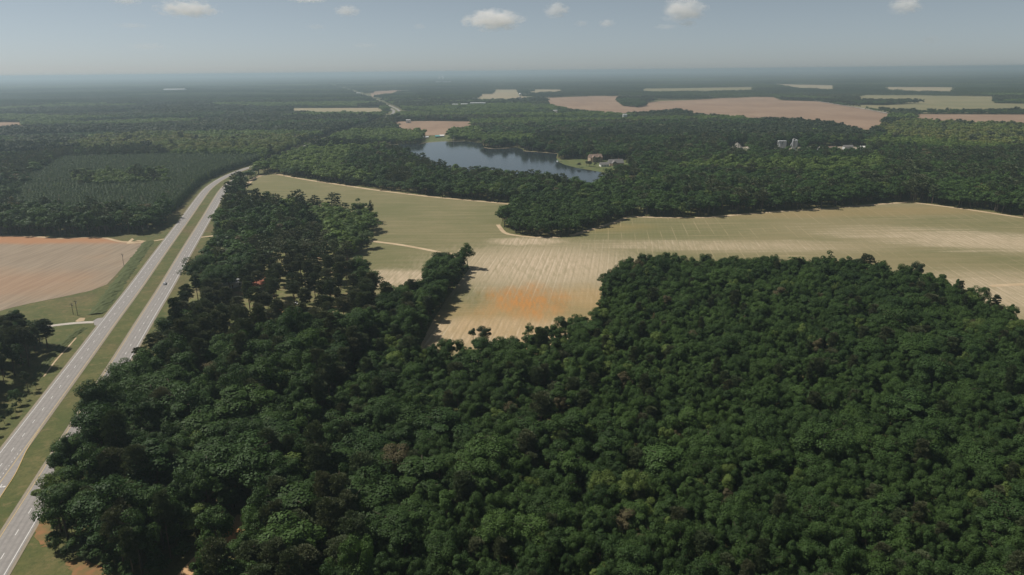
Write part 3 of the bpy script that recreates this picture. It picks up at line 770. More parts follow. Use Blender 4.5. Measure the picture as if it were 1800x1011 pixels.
def road_clear(P):
    i = CENTRE[:, 1] < 6000
    lo = CENTRE[::4]
    near_ = np.abs(P[:, 1]) < 1e9
    d = np.full(len(P), 1e9)
    sub = np.where(P[:, 0] < 300)[0]
    if len(sub): d[sub] = dist_line(P[sub], lo)
    return d
def in_view(P, z=12, mx=140, my=160):
    q = np.hstack([P, np.full((len(P), 1), z)])
    x, y, d = project(q)
    return (d > 5) & (x > -mx) & (x < 1800+mx) & (y < 1011+my)
Y690 = G((190, 690))[1]
TREES = []      # dict of arrays per zone
for zi, Z in enumerate(ZONES):
    P = jitter_grid(Z['poly'], Z['s'], .36 if Z.get('cone') else .42)
    P = P[inside(P, Z['poly'])]
    P = P[in_view(P)]
    kk = np.ones(len(P))
    if Z.get('big'):      # a scatter of larger crowns, each with room of its own among the small ones
        Bp = jitter_grid(Z['poly'], Z['big'], .5); Bp = Bp[inside(Bp, Z['poly'])]; Bp = Bp[in_view(Bp)]
        Bp = Bp[vnoise(Bp, 45)+rng.normal(0, .15, len(Bp)) > Z.get('bigt', .42)]
        dd = np.min(np.hypot(P[:, None, 0]-Bp[None, :, 0], P[:, None, 1]-Bp[None, :, 1]), 1)
        P = P[dd > Z['big']*.30]; kk = np.r_[np.full(len(P), .95), rng.uniform(1.3, Z.get('bigk', 2.0), len(Bp))]; P = np.vstack([P, Bp])
    sel = lambda m: (P[m], kk[m])
    for Q in ZONES[:zi]: P, kk = sel(~inside(P, Q['poly']))
    if not Z.get('force'):
        for Q in OPENS: P, kk = sel(~inside(P, Q))
    rc = np.full(len(P), 25.5)
    east = (P[:, 0] > np.interp(P[:, 1], CENTRE[:400, 1], CENTRE[:400, 0])) & (P[:, 1] < 900)
    rc[east] = np.interp(P[east, 1], [0, Y690-15, Y690+10, 520, 900], [20.5, 20.5, 31, 31, 26])
    P, kk = sel(road_clear(P) > rc)
    P, kk = sel(dist_line(P, TRACK_FRONT) > 7.0)
    P, kk = sel(dist_line(P, TRACK_YARD) > 5)
    P, kk = sel(dist_line(P, TRACK_TOWN) > 14)
    n = len(P)
    pn = vnoise(P+900, 38 if Z['s'] < 10 else 150)*.6+vnoise(P, 130 if Z['s'] < 10 else 420)*.4
    isp = rng.random(n) < np.clip(Z['pine']*(.3+1.4*(pn > .5)), 0, 1) if Z['pine'] < .9 else rng.random(n) < Z['pine']
    if Z['n'] == 'mixed wood at the front': isp = isp & (road_clear(P) > 36)
    t = np.clip(vnoise(P, 26)*.55+vnoise(P+333, 90)*.65+rng.normal(0, .28, n)-.08, 0, 1.25)
    col = lerp(*Z['col'], t)
    odd = rng.random(n)
    col[odd < .035] = LIGHT*rng.uniform(.85, 1.15)
    col[(odd > .035) & (odd < .043)] = np.array([.11, .095, .05])
    pc = lerp(PINE, PINEB, np.clip(rng.normal(.35, .3, n), 0, 1))
    col = np.where(isp[:, None] & (not Z.get('cone')), pc, col)
    h = Z['H']*np.clip(rng.normal(1, .05 if Z.get('cone') else .17 if Z['s'] < 10 else .09, n), .6, 1.5)*np.where(isp & (Z['pine'] < .5), 1.18, 1.0)*np.where(kk > 1.2, rng.uniform(1.1, 1.35, n), 1.0)
    if Z['n'] in ('distant', 'wood beyond'):
        cv = cells(P, *((330, 170) if Z['n'] == 'distant' else (230, 130)))
        a = cv[:, 0]; left = (P[:, 0] < -120) | (Z['n'] == 'distant')
        blk_p = (a < .36) & left; blk_l = (a > .74); blk_y = (a > .36) & (a < .5) & left
        isp = np.where(blk_p, rng.random(n) < .9, np.where(blk_l, rng.random(n) < .04, isp))
        col = np.where(blk_l[:, None], lerp(MID, LIGHT*1.15, np.clip(t+.35, 0, 1)), col)
        col = np.where((isp & blk_p)[:, None], lerp(PINE*.62, PINE*.8, rng.random(n)), col)
        col = np.where(blk_y[:, None], PLANTC*1.25, col)
        h = h*np.where(blk_y, .62, np.where(blk_p, 1.12, np.where(blk_l, .95, 1.0)))*(.9+.2*cv[:, 1])
    if Z['n'] == 'distant':      # felled and open blocks
        m = ~((a > .50) & (a < .57)); P, kk, isp, col, h = P[m], kk[m], isp[m], col[m], h[m]; n = len(P)
    if Z['n'] == 'mixed wood at the front': h = h*np.interp(road_clear(P), [20, 34, 50], [1.12, 1.10, 1.0])
    if Z['n'] == 'mixed wood at the front': kk = np.where(road_clear(P) < 36, np.minimum(kk, 1.1), kk)
    TREES.append(dict(k=kk, P=P, pine=isp, col=col, H=h, zone=np.full(n, zi)))
T = {k: np.concatenate([t[k] for t in TREES]) for k in TREES[0]}
cone = np.array([bool(Z.get('cone')) for Z in ZONES])[T['zone']]
T['d'] = np.hypot(T['P'][:, 0], T['P'][:, 1])
spc = np.array([Z.get('cs', Z['s']) for Z in ZONES])[T['zone']]*T['k']

def scales(i, base_h, base_r):
    sz = T['H'][i]/base_h
    sx = np.clip(spc[i]/2*1.32/base_r, .55, 2.1)*rng.uniform(.75, 1.35, len(i))*np.clip(sz, .8, 1.25)
    return np.stack([sx, sx*rng.uniform(.92, 1.08, len(i)), sz], 1)
near_b = np.where((T['d'] < 520) & ~T['pine'] & ~cone)[0]
near_p = np.where((T['d'] < 520) & T['pine'] & ~cone)[0]
def pick(i, n, zh):
    q = np.hstack([T['P'][i], (T['H'][i]*.8)[:, None]])
    x, y, d = project(q)
    ok = (x > 6) & (x < 1794) & (y > 0) & (y < 1004)
    j = i[ok][np.argsort(d[ok])][:n]
    return j, np.setdiff1d(i, j)
IND_B, REST_B = pick(near_b, 285, 12)
IND_P, REST_P = pick(near_p, 285, 18)

# ------------------------------------------------------------------ single trees
def make_tree(name, p, kind, var, scl, rot, col, label, cat, group=None):
    root = empty(name, (p[0], p[1], 0), rot)
    root.scale = scl
    tag(root, label, cat, group)
    c = add('crown', (B_CROWN if kind == 'b' else P_CROWN)[var], root); c['leafcol'] = [float(x) for x in col]
    add('trunk', (B_TRUNK if kind == 'b' else P_TRUNK)[var], root)
    return root
WHERE = {'roadside clump': 'in the dark clump left of the highway', 'hedgerow': 'in the hedgerow along the bare field', 'grove by the field': 'in the grove at the crop field edge',
         'grove by the highway': 'in the grove beside the highway bend', 'pines round the yards': 'standing open among the yards', 'pines beside the highway': 'in the tall pine stand right of the highway',
         'mixed wood at the front': 'in the mixed wood at bottom left', 'wood by the bare field': 'in the wood below the bare orange field', 'near wood': 'in the large near wood',
         'field point': 'in the tree point jutting into the field'}
def tone(c):
    l = c.sum()
    return 'pale green' if l > .16 else 'olive brown' if c[0] > c[1]*.95 else 'mid green' if l > .104 else 'dark green'
for I, kind, nv_, bh, br in ((IND_B, 'b', NB, 14.0, 3.5), (IND_P, 'p', NP, 22.0, 3.7)):
    S = scales(I, bh, br)
    if kind == 'p': S[:, :2] = np.clip(S[:, :2], .6, 1.25)
    for k, i in enumerate(I):
        zn = ZONES[T['zone'][i]]['n']; x, y, _ = project(np.array([*T['P'][i], T['H'][i]]))
        w = WHERE.get(zn, 'in the wood beyond the field')
        if zn == 'near wood': w += ', far right' if x > 1560 else ', right part' if x > 1310 else ', right of centre' if x > 1060 else ', centre' if x > 820 else ', left part'
        w += ', foremost' if y > 850 else ', midway back' if y > 690 else ', towards the field' if zn in ('near wood', 'wood by the bare field') else ''
        tn = tone(T['col'][i]) if kind == 'b' else 'brownish' if T['col'][i][0] > .034 else 'dark green'
        size = 'tall' if T['H'][i] > ZONES[T['zone'][i]]['H']*1.1 else 'short' if T['H'][i] < ZONES[T['zone'][i]]['H']*.9 else ''
        kindw = 'broadleaf tree' if kind == 'b' else 'domed pine'
        lab = ' '.join(f'{size} {tn} {kindw} {w}'.split())
        make_tree('broadleaf_tree' if kind == 'b' else 'pine_tree', T['P'][i], kind, int(rng.integers(nv_)), S[k], float(rng.random()*6.28), T['col'][i], lab, 'tree', lab.replace('tree', 'trees') if kind == 'b' else lab.replace('pine', 'pines', 1))
# trees with a place of their own
SPECIAL = [((653, 389), 'b', 6, (.85, .8, 1.45), (.030, .046, .022), 'tall narrow tree standing alone at the edge of the crop field', 'broadleaf_tree'),
           ((850, 607), 'b', 2, (1.0, 1.0, .78), (.026, .040, .018), 'round dark tree at the near edge of the orange field', 'broadleaf_tree'),
           ((832, 604), 'b', 3, (.8, .8, .62), (.026, .040, .018), 'small dark tree leaning beside the round tree at the orange field', 'broadleaf_tree'),
           ((929, 600), 'b', 4, (.85, .85, .72), (.060, .082, .030), 'small pale green tree alone before the orange field', 'broadleaf_tree'),
           ((985, 603), 'b', 1, (1.25, 1.2, 1.15), (.058, .080, .032), 'large pale feathery tree at the corner of the orange field', 'broadleaf_tree'),
           ((1519, 494), 'p', 2, (1.25, 1.25, .86), (.040, .050, .026), 'flat topped thin stemmed tree rising above the wood before the field', 'pine_tree'),
           ((1608, 500), 'b', 2, (1.05, 1.05, 1.15), (.026, .044, .020), 'dark rounded tree rising at the far edge of the near wood', 'broadleaf_tree'),
           ((36, 606), 'p', 1, (1.6, 1.55, .82), (.026, .036, .019), 'broad round headed pine by the side road, left one of two', 'pine_tree'),
           ((84, 612), 'p', 3, (1.55, 1.5, .74), (.026, .036, .019), 'broad round headed pine by the side road, right one of two', 'pine_tree'),
           ((645, 436), 'b', 5, (1.7, 1.6, 1.05), (.056, .080, .034), 'spreading pale green tree shading the dirt track', 'broadleaf_tree'),
           ((620, 447), 'b', 2, (1.5, 1.5, 1.0), (.050, .074, .030), 'wide pale tree at the bend of the yard track', 'broadleaf_tree'),
           ((632, 398), 'b', 1, (1.2, 1.2, 1.2), (.052, .074, .034), 'upright leafy tree next to the lone field tree', 'broadleaf_tree'),
           ((562, 392), 'b', 4, (1.0, 1.0, 1.0), (.060, .082, .036), 'ragged pale tree at the left end of the field grove', 'broadleaf_tree'),
           ((50, 688), 'b', 8, (.62, .62, .80), (.036, .052, .026), 'grey green cedar on the roadside bank beside the dark clump', 'broadleaf_tree'),
           ((30, 712), 'b', 7, (.55, .55, .55), (.036, .066, .024), 'bright green sapling on the roadside bank left of the cedar', 'broadleaf_tree')]
for px, kind, var, scl, col, lab, nm in SPECIAL:
    make_tree(nm, G(px), kind, var, scl, random.random()*6.28, np.array(col)*1.5, lab, 'tree')
# scrub on the left roadside bank
for k, (x, y, s) in enumerate([(64, 684, .30), (46, 704, .30), (20, 733, .36), (8, 745, .34), (28, 722, .34), (0, 752, .34), (36, 712, .28), (-8, 768, .34), (12, 724, .38), (120, 985, .42), (152, 990, .36), (98, 972, .4)]):
    q = G((x, y)); rt = empty('roadside_shrub', (q[0], q[1], 0), random.random()*6.28); rt.scale = (s*1.15, s*1.1, s*.85)
    side = 'on the left roadside bank' if k < 9 else 'at the wood edge by the bottom left verge'
    tag(rt, 'low rounded green shrub '+side, 'shrub', 'low shrubs '+side)
    c = add('crown', B_CROWN[k % NB], rt); c['leafcol'] = [.058, .086, .034]
    add('trunk', B_TRUNK[k % NB], rt)
# the lawn trees by the lake
for k, (x, y) in enumerate([(1018, 294.5), (1031, 292), (1036, 293), (1046, 294.5), (984, 279), (1050, 286)]):
    q = G((x, y)); make_tree('broadleaf_tree', q, 'b', k % NB, (1.0, 1.0, .55+.05*(k % 3)), k*1.3, np.array([.08, .082, .045]), ['thin lawn tree nearest the lake corner', 'thin lawn tree, left of a pair on the lakeside lawn', 'thin lawn tree, right of a pair on the lakeside lawn', 'thin lawn tree before the grey roofed house', 'leafy tree over the boat mooring', 'green tree before the two storey house'][k], 'tree')

# ------------------------------------------------------------------ the masses behind and between them
def mass(name, label, kind, I, bh, br):
    if len(I) == 0: return
    S = scales(I, bh, br)
    if kind == 'phi': S[:, :2] = np.clip(S[:, :2], .6, 1.25)
    wood(name, label, kind, T['P'][I], rng.random(len(I))*6.28, S, rng.integers(0, LIB[kind][1], len(I)), T['col'][I])
mass('broadleaf_wood', 'closed dark green broadleaf wood between the highway and the fields', 'bhi', REST_B, 14.0, 3.5)
mass('pine_wood', 'stand of tall dark pines beside the highway and yards', 'phi', REST_P, 22.0, 3.7)
farm = (T['d'] >= 520) & (T['d'] < 1500) & ~cone
mass('lakeside_wood', 'wide green broadleaf wood between the crop field and the lake', 'bmid', np.where(farm & ~T['pine'])[0], 14.0, 3.5)
mass('lakeside_pines', 'dark pines scattered through the wood around the lake', 'pmid', np.where(farm & T['pine'])[0], 22.0, 3.5)
mass('pine_plantation', 'even dark green pine plantation left of the highway', 'cone', np.where(cone)[0], 13.0, 1.9)
dist = (T['d'] >= 1500) & ~cone
T['col'][dist & T['pine']] *= .85
mass('distant_wood', 'patchwork of woods beyond the lake and far fields', 'blow', np.where(dist)[0], 14.0, 4.6)
# understorey so that the ground between the near trunks stays green and dark
U = jitter_grid(np.array([[-260, 110], [430, 110], [620, 420], [-40, 560], [-260, 420]]), 4.6)
U = U[in_view(U, 3)]
for Q in OPENS: U = U[~inside(U, Q)]
U = U[(road_clear(U) > np.where(U[:, 1] < Y690, 18.5, 29)) & (dist_line(U, TRACK_FRONT) > 7) & (dist_line(U, TRACK_YARD) > 8)]
for zn in ('pines round the yards', 'grove by the field'): U = U[~inside(U, next(Z['poly'] for Z in ZONES if Z['n'] == zn))]
ns = len(U); us = rng.uniform(.28, .55, ns)
wood('understorey', 'low green undergrowth beneath the near woods', 'bmid', U, rng.random(ns)*6.28, np.stack([us*1.3, us*1.3, us*.9], 1), rng.integers(0, 7, ns), lerp(DARK, MID, rng.random(ns)))
# forest to the horizon
def far_cells(y0, y1, S, k):
    lim = y1*.84+400
    X, Y = np.meshgrid(np.arange(-lim, lim, S), np.arange(y0, y1, S))
    P = np.stack([X.ravel(), Y.ravel()], 1)+rng.uniform(-.2, .2, (X.size, 2))*S
    P = P[in_view(P, 10, 120)]
    for Q in OPENS:
        P = P[~inside(P, Q)]
    P = P[road_clear(P) > (45 if S < 100 else 0)]
    t = np.clip(vnoise(P*np.array([.5, 1.0]), 500*k)*.75+vnoise(P, 190*k)*.5+rng.normal(0, .12, len(P))-.1, 0, 1)
    return P, t
A, ta = far_cells(3570, 8200, 60, 1.0)
Bq, tb = far_cells(8200, 32000, 240, 4.0)
PA = np.vstack([A, Bq]); tA = np.r_[ta, tb]; big = np.r_[np.ones(len(A)), np.full(len(Bq), 3.9)]
cA = np.where((np.arange(len(PA)) < len(A))[:, None], cells(PA, 700, 330, 5), cells(PA, 1800, 1300, 6)); tA = np.clip(cA[:, 0]*.7+tA*.45-.1, 0, 1)
colA = np.where((tA < .45)[:, None], lerp(PINE*.85, DARK, np.clip(tA/.45, 0, 1)), lerp(DARK, LIGHT*.95, np.clip((tA-.45)/.5, 0, 1)))
zA = rng.uniform(.9, 1.15, len(PA))*(.6+.65*cA[:, 1])
rq = rng.integers(0, 4, len(PA))*math.pi/2
kp = ~((cA[:, 0] > .50) & (cA[:, 0] < .535) & (np.arange(len(PA)) < len(A)))
PA, rq, big, zA, colA = PA[kp], rq[kp], big[kp], zA[kp], colA[kp]
wood('horizon_forest', 'flat hazy forest reaching to the horizon', 'patch', PA, rq, np.stack([big, big, zA], 1), rng.integers(0, 5, len(PA)), colA)
print('TREES', {k: int((T['zone'] == i).sum()) for i, k in enumerate([Z['n'] for Z in ZONES])}, 'rest', len(REST_B), len(REST_P), 'far', len(PA), 'under', ns)

# ------------------------------------------------------------------ utility poles
def utility_pole(px, h, label, rz=.6):
    q = G(px); r = empty('utility_pole', (q[0], q[1], 0), rz); tag(r, label, 'pole', 'wooden utility poles left of the highway' if px[0] < 400 else None)
    MB().tube([(0, 0, -.5), (0, 0, h)], [.17, .11], 8).build('post', M['wood'], r)
    MB().box(-1.1, 1.1, -.16, -.05, h-.75, h-.6).build('crossarm', M['wood'], r)
    ins = MB().lathe([(.05, 0), (.07, .1), (.03, .22)], 6)
    me = mesh('insulator', ins.v, ins.f, M['grey'])
    for x in (-1, -.35, .35, 1): add('insulator', me, r, (x, -.1, h-.6))
    MB().lathe([(.2, h-2.1), (.23, h-2.0), (.23, h-1.35), (.18, h-1.25)], 10, (.36, 0)).build('transformer', M['grey'], r)
utility_pole((137, 555.5), 10, 'taller wooden utility pole by the side road junction')
utility_pole((129, 553), 7.5, 'shorter wooden utility pole by the side road junction')
utility_pole((218, 468), 10, 'wooden utility pole at the corner of the tilled field', 1.0)
utility_pole((253, 416), 9, 'wooden utility pole at the wood edge beyond the tilled field', 1.0)
utility_pole((262, 413), 9, 'wooden utility pole nearest the highway beyond the tilled field', 1.0)
utility_pole((612.5, 470), 10, 'wooden utility pole at the end of the yard track', .2)
utility_pole((463, 305), 9, 'wooden utility pole at the bend of the highway', .2)

# ------------------------------------------------------------------ vehicles
def wheels(r, xs, w, rad):
    tb = MB(); n = 14
    for rr, x in ((rad*.6, -.12), (rad, -.10), (rad, .10), (rad*.6, .12)):
        tb.v += [(x, rr*math.cos(6.2832*k/n), rr*math.sin(6.2832*k/n)) for k in range(n)]
    for i in range(3): tb.f += [(i*n+k, i*n+(k+1) % n, (i+1)*n+(k+1) % n, (i+1)*n+k) for k in range(n)]
    me = mesh('wheel', tb.v, tb.f, M['rubber'])
    hb_ = MB(); hb_.v = [(x, .62*rad*math.cos(6.2832*k/n), .62*rad*math.sin(6.2832*k/n)) for x in (-.11, .11) for k in range(n)]
    hb_.f = [tuple(reversed(range(n))), tuple(range(n, 2*n))]
    rim = mesh('rim', hb_.v, hb_.f, M['steel'])
    for y in xs:
        for s in (-1, 1):
            o = add('wheel', me, r, (s*w, y, rad)); add('rim', rim, o)
def loft(secs):
    """rings of (y, [(x, z)...]) joined into a closed body"""
    mb = MB(); n = len(secs[0][1])
    for y, ring in secs: mb.v += [(x, y, z) for x, z in ring]
    for i in range(len(secs)-1): mb.f += [(i*n+k, i*n+(k+1) % n, (i+1)*n+(k+1) % n, (i+1)*n+k) for k in range(n)]
    mb.f += [tuple(reversed(range(n))), tuple((len(secs)-1)*n+k for k in range(n))]
    return mb
def ring(w, z0, z1, c=.12): return [(-w+c, z0), (w-c, z0), (w, z0+c), (w, z1-c), (w-c, z1), (-w+c, z1), (-w, z1-c), (-w, z0+c)]
def car(loc, rz, paint, label, pickup=False, z=.12):
    r = empty('pickup_truck' if pickup else 'car', (loc[0], loc[1], z), rz); tag(r, label, 'truck' if pickup else 'car')
    loft([(-2.3, ring(.78, .45, .80)), (-2.1, ring(.90, .30, .95)), (-1.2, ring(.92, .28, 1.0)), (1.0, ring(.92, .28, .98)), (1.9, ring(.88, .30, .85)), (2.25, ring(.74, .42, .70))]).build('body', paint, r, smooth=False)
    y0, y1 = ((-.7, 1.0) if pickup else (-1.75, 1.05))
    loft([(y0, ring(.80, .95, 1.05, .04)), (y0+.45, ring(.72, .95, 1.43, .08)), (y0+(.9 if pickup else 1.6), ring(.72, .95, 1.47, .08)), (y1, ring(.82, .95, 1.0, .02))]).build('window', M['glass'], r)
    MB().box(-.64, .64, y0+.42, y0+(.95 if pickup else 1.65), 1.44, 1.50).build('roof', paint, r)
    if pickup: MB().box(-.75, .75, -2.1, -.85, 1.003, 1.01).build('bed', M['darkmetal'], r)
    wheels(r, (-1.4, 1.4), .84, .33)
    for s in (-1, 1):
        MB().box(s*.62-.16, s*.62+.16, 2.10, 2.25, .58, .70).build('headlight', M['glass'], r)
        MB().box(s*.66-.12, s*.66+.12, -2.31, -2.2, .62, .78).build('tail_light', M['carred'], r)
    return r
def road_at(px):
    q = G(px); i = int(np.argmin(np.hypot(*(CENTRE-q).T))); n = nrm[i]
    return q, math.atan2(n[1], n[0])
q, a = road_at((290, 500)); car(q, a, M['carwhite'], 'white car driving in the left lane of the right carriageway')
q, a = road_at((459, 296.5))
r = empty('box_truck', (q[0], q[1], .12), a); tag(r, 'white box truck on the right carriageway at the bend', 'truck')
MB().box(-1.25, 1.25, -4.4, 1.7, 1.05, 3.7).build('cargo_box', M['white'], r)
MB().box(-.45, .45, -4.3, 3.3, .55, 1.04).build('chassis', M['darkmetal'], r)
loft([(1.8, ring(1.1, .7, 2.7, .1)), (2.9, ring(1.1, .7, 2.6, .1)), (3.6, ring(1.05, .7, 1.7, .1)), (4.3, ring(1.0, .6, 1.5, .12))]).build('cab', M['cargrey'], r)
MB().box(-.9, .9, 3.2, 3.36, 1.72, 2.35).build('windscreen', M['glass'], r)
wheels(r, (-2.9, 3.4), 1.05, .48)
q = G((490, 466)); car(q, 1.2, M['cargrey'], 'silver grey car parked in a yard among the pines', z=0)
q = G((508, 536)); car(q, 1.9, M['carred'], 'red pickup parked by the clay drive under the pines', True, 0)
q = G((517, 536)); car(q, 1.7, M['carwhite'], 'white car parked beside the red pickup under the pines', z=0)

# ------------------------------------------------------------------ houses
def house(px, w, d, h, roof_h, wall, roof, label, rz=0., name='house', ridge='x', gables=(), chimney=True, win=3, storeys=1, at=None):
    q = at if at is not None else G(px)
    r = empty(name, (q[0], q[1], 0), rz); tag(r, label, 'house' if name != 'shed' else 'shed')
    MB().box(-w/2, w/2, -d/2, d/2, 0, h).build('wall', wall, r)
    e = .5
    if ridge == 'x': rb = MB().prism([(-d/2-e, h-.05), (d/2+e, h-.05), (0, h+roof_h)], -w/2-e, w/2+e, 'x')
    else: rb = MB().prism([(-w/2-e, h-.05), (w/2+e, h-.05), (0, h+roof_h)], -d/2-e, d/2+e, 'y')
    ro = rb.build('roof', roof, r)
    for (gx, gw, gd, gh) in gables:          # a wing that comes forward under its own gable
        MB().box(gx-gw/2, gx+gw/2, -d/2-gd, -d/2+.05, 0, h-.02).build('wing', wall, r)
        MB().prism([(gx-gw/2-.4, h-.03), (gx+gw/2+.4, h-.03), (gx, h+gh)], -d/2-gd-.4, -d/2+d*.3, 'y').build('wing_roof', roof, r)
    if chimney: MB().box(w*.22, w*.22+.9, .4, 1.3, h+.2, h+roof_h+1.0).build('chimney', M['brick'], ro)
    yw = -d/2-.04
    for s in range(storeys):
        z0 = .9+s*2.8
        for k in range(win):
            x = -w/2+w*(k+.5)/win
            if any(abs(x-g[0]) < g[1]/2+.7 for g in gables) or (s == 0 and k == win//2): continue
            o = MB().box(x-.6, x+.6, yw-.03, yw+.03, z0, z0+1.4).build('window', M['white'], r)
            MB().box(x-.5, x+.5, yw-.05, yw-.031, z0+.1, z0+1.3).build('pane', M['glass'], o)
        for g in gables:
            o = MB().box(g[0]-.8, g[0]+.8, yw-g[2]-.03, yw-g[2]+.03, z0, z0+1.4).build('window', M['white'], r)
            MB().box(g[0]-.7, g[0]+.7, yw-g[2]-.05, yw-g[2]-.031, z0+.1, z0+1.3).build('pane', M['glass'], o)
    dr = MB().box(-.5, .5, yw-.03, yw+.03, 0, 2.1).build('door', M['door'], r)
    MB().box(.32, .40, yw-.10, yw-.031, 1.0, 1.08).build('handle', M['steel'], dr)
    return r
house((1046, 284), 20, 13, 7.0, 5.0, M['tanwall'], M['brownroof'], 'two storey tan house with brown gabled roof on the lakeside lawn', .25, gables=((-5, 6, 2.5, 3.2), (4.5, 5, 1.5, 2.6)), win=5, storeys=2)
house((1082, 290.5), 22, 13, 4.0, 5.4, M['tanwall'], M['greyroof'], 'long tan house with steep grey brown roof right of the two storey house', .2, gables=((-5, 8, 4, 4.0),), win=5)
house((1062, 292.5), 13, 9, 3.2, 3.0, M['white'], M['greyroof'], 'low white garage wing between the two lakeside houses', .2, chimney=False, win=3)
house((1139, 318), 12, 8, 3, 2.6, M['white'], M['greyroof'], 'white house half hidden by trees below the lakeside lawn', .5, win=3)
house((1171, 315), 9, 7, 3, 2.2, M['white'], M['white'], 'small white house with pale roof at the dirt yard', -.3, chimney=False, win=3)
house((1117, 284.5), 8, 6, 2.4, 1.6, M['tanwall'], M['redroof'], 'small orange roofed shed behind the lakeside houses', .1, 'shed', chimney=False, win=3)
house((404, 505), 15, 7, 3, 1.8, M['white'], M['steel'], 'pale metal roofed house glimpsed under the pines near the highway', .9, chimney=False, win=4)
house((458, 505), 14, 8, 3, 2.4, M['tanwall'], M['redroof'], 'rust roofed house in the middle of the pine yards', .3, win=4)
house((447, 447), 10, 7, 2.8, 2.0, M['tanwall'], M['redroof'], 'small rust roofed house at the back of the pine yards', .2, chimney=False, win=3)
house((743, 243), 9, 7, 3, 2.2, M['white'], M['white'], 'white roofed cabin at the far lakeshore clearing', .1, chimney=False, win=3)
house((750, 243.5), 9, 7, 3, 2.4, M['tanwall'], M['whitemetal'], 'cabin with pale metal roof between the other lakeshore cabins', .0, chimney=False, win=3)
house((769, 242), 9, 7, 3, 2.4, M['tanwall'], M['tealroof'], 'teal roofed cabin at the far lakeshore', .0, chimney=False, win=3)
house((777, 241), 10, 7, 3, 2.4, M['white'], M['white'], 'white cabin right of the teal roofed lakeshore cabin', .0, chimney=False, win=3)
# the mooring
q = G((984, 284)); r = empty('dock', (q[0], q[1], 0), .5); tag(r, 'small wooden dock at the corner of the lakeside lawn', 'dock')
for k in range(12): MB().box(-1.0, 1.0, -5.6+k*.5, -5.15+k*.5, .55, .63).build('plank', M['wood'], r)
for x in (-.9, .9):
    for y in (-5.4, -2.6, .2): MB().tube([(x, y, -.3), (x, y, .9)], .09, 6).build('pile', M['wood'], r)
q = G((981, 284)); r = empty('boat', (q[0]-1, q[1]-1, .1), .4); tag(r, 'white motor boat with canopy moored at the lawn corner', 'boat')
loft([(-3, ring(1.0, 0, .8, .15)), (0, ring(1.15, -.02, .85, .15)), (2, ring(.8, .05, .95, .15)), (3.1, ring(.15, .5, 1.0, .05))]).build('hull', M['carwhite'], r)
MB().box(-1.0, 1.0, -2.2, .8, 2.1, 2.2).build('canopy', M['tealroof'], r)
for x in (-.9, .9):
    for y in (-2.1, .7): MB().tube([(x, y, .8), (x, y, 2.12)], .03, 5).build('canopy_post', M['steel'], r)
MB().box(-.3, .3, -3.5, -3.0, .2, 1.3).build('outboard_motor', M['darkmetal'], r)
for px, h, lab in (((797, 249.5), 15, 'tall pale flagpole on the far lakeshore'), ((784, 249.5), 5, 'short pale post at the far water edge'), ((706, 253), 7, 'white marker post on the shore left of the camp')):
    q = G(px); r = empty('pole', (q[0], q[1], 0)); tag(r, lab, 'pole')
    MB().tube([(0, 0, -.3), (0, 0, h)], [.22, .14], 8).build('post', M['white'], r)
    MB().lathe([(.05, h), (.2, h+.12), (.05, h+.3)], 8).build('cap', M['white'], r)

# ------------------------------------------------------------------ the batching plant
q = G((1373, 268.5)); r = empty('batching_plant', (q[0], q[1], 0), -.1); tag(r, 'white square batching tower with open frame among the trees', 'silo')
for x in (-6, 6):
    for y in (-3.5, 3.5): MB().box(x-.5, x+.5, y-.5, y+.5, 0, 19).build('column', M['whitemetal'], r)
MB().box(-6.6, 6.6, -4.1, 4.1, 19.0, 20.4).build('top_deck', M['whitemetal'], r)
MB().box(-6.6, 6.6, -4.1, 4.1, 7.0, 8.0).build('deck', M['grey'], r)
MB().lathe([(.6, 8.1), (2.6, 11.0), (2.6, 18.9)], 16, (-2.4, 0)).build('hopper', M['steel'], r)
MB().box(1.4, 5.3, -3.9, 3.6, 8.1, 18.8).build('bin', M['whitemetal'], r)
MB().tube([(-6, -3.6, 8.2), (1.2, -3.6, 18.6)], .3, 6).build('brace', M['steel'], r)
q = G((1395, 268.5))
for dx, rad, h, lab in ((-2.6, 1.5, 23, 'slim grey silo beside the conveyor, left of two'), (2.6, 2.5, 22, 'wide white silo beside the conveyor, right of two')):
    r = empty('silo', (q[0]+dx, q[1], 0)); tag(r, lab, 'silo')
    MB().lathe([(rad, 3.5), (rad, h-1), (rad*.35, h+.4), (.2, h+.5)], 20).build('shell', M['whitemetal'] if dx > 0 else M['steel'], r, smooth=False)
    MB().lathe([(.4, 1.2), (rad, 3.6)], 20).build('cone', M['steel'], r)
    for k in range(4): MB().tube([(rad*.9*math.cos(k*1.57+.78), rad*.9*math.sin(k*1.57+.78), 0), (rad*.9*math.cos(k*1.57+.78), rad*.9*math.sin(k*1.57+.78), 4)], .16, 6).build('leg', M['steel'], r)
    MB().tube([(rad*1.05, -rad*.4, 0), (rad*1.05, -rad*.4, h)], .12, 5).build('ladder', M['steel'], r)
r = empty('conveyor', (q[0]-12, q[1]-2, 0)); tag(r, 'sloping grey conveyor rising from the yard to the silos', 'conveyor')
MB().prism([(0, 4), (9.5, 23.2), (10.1, 23.0), (.6, 3.6)], -.7, .7, 'y').build('belt_gallery', M['steel'], r)
MB().box(8.2, 11.6, -1.3, 1.3, 22.6, 24.6).build('head_house', M['grey'], r)
for t in (.3, .65): MB().tube([(9.5*t, 0, 0), (9.5*t, 0, 4+19*t)], .22, 6).build('trestle', M['steel'], r)
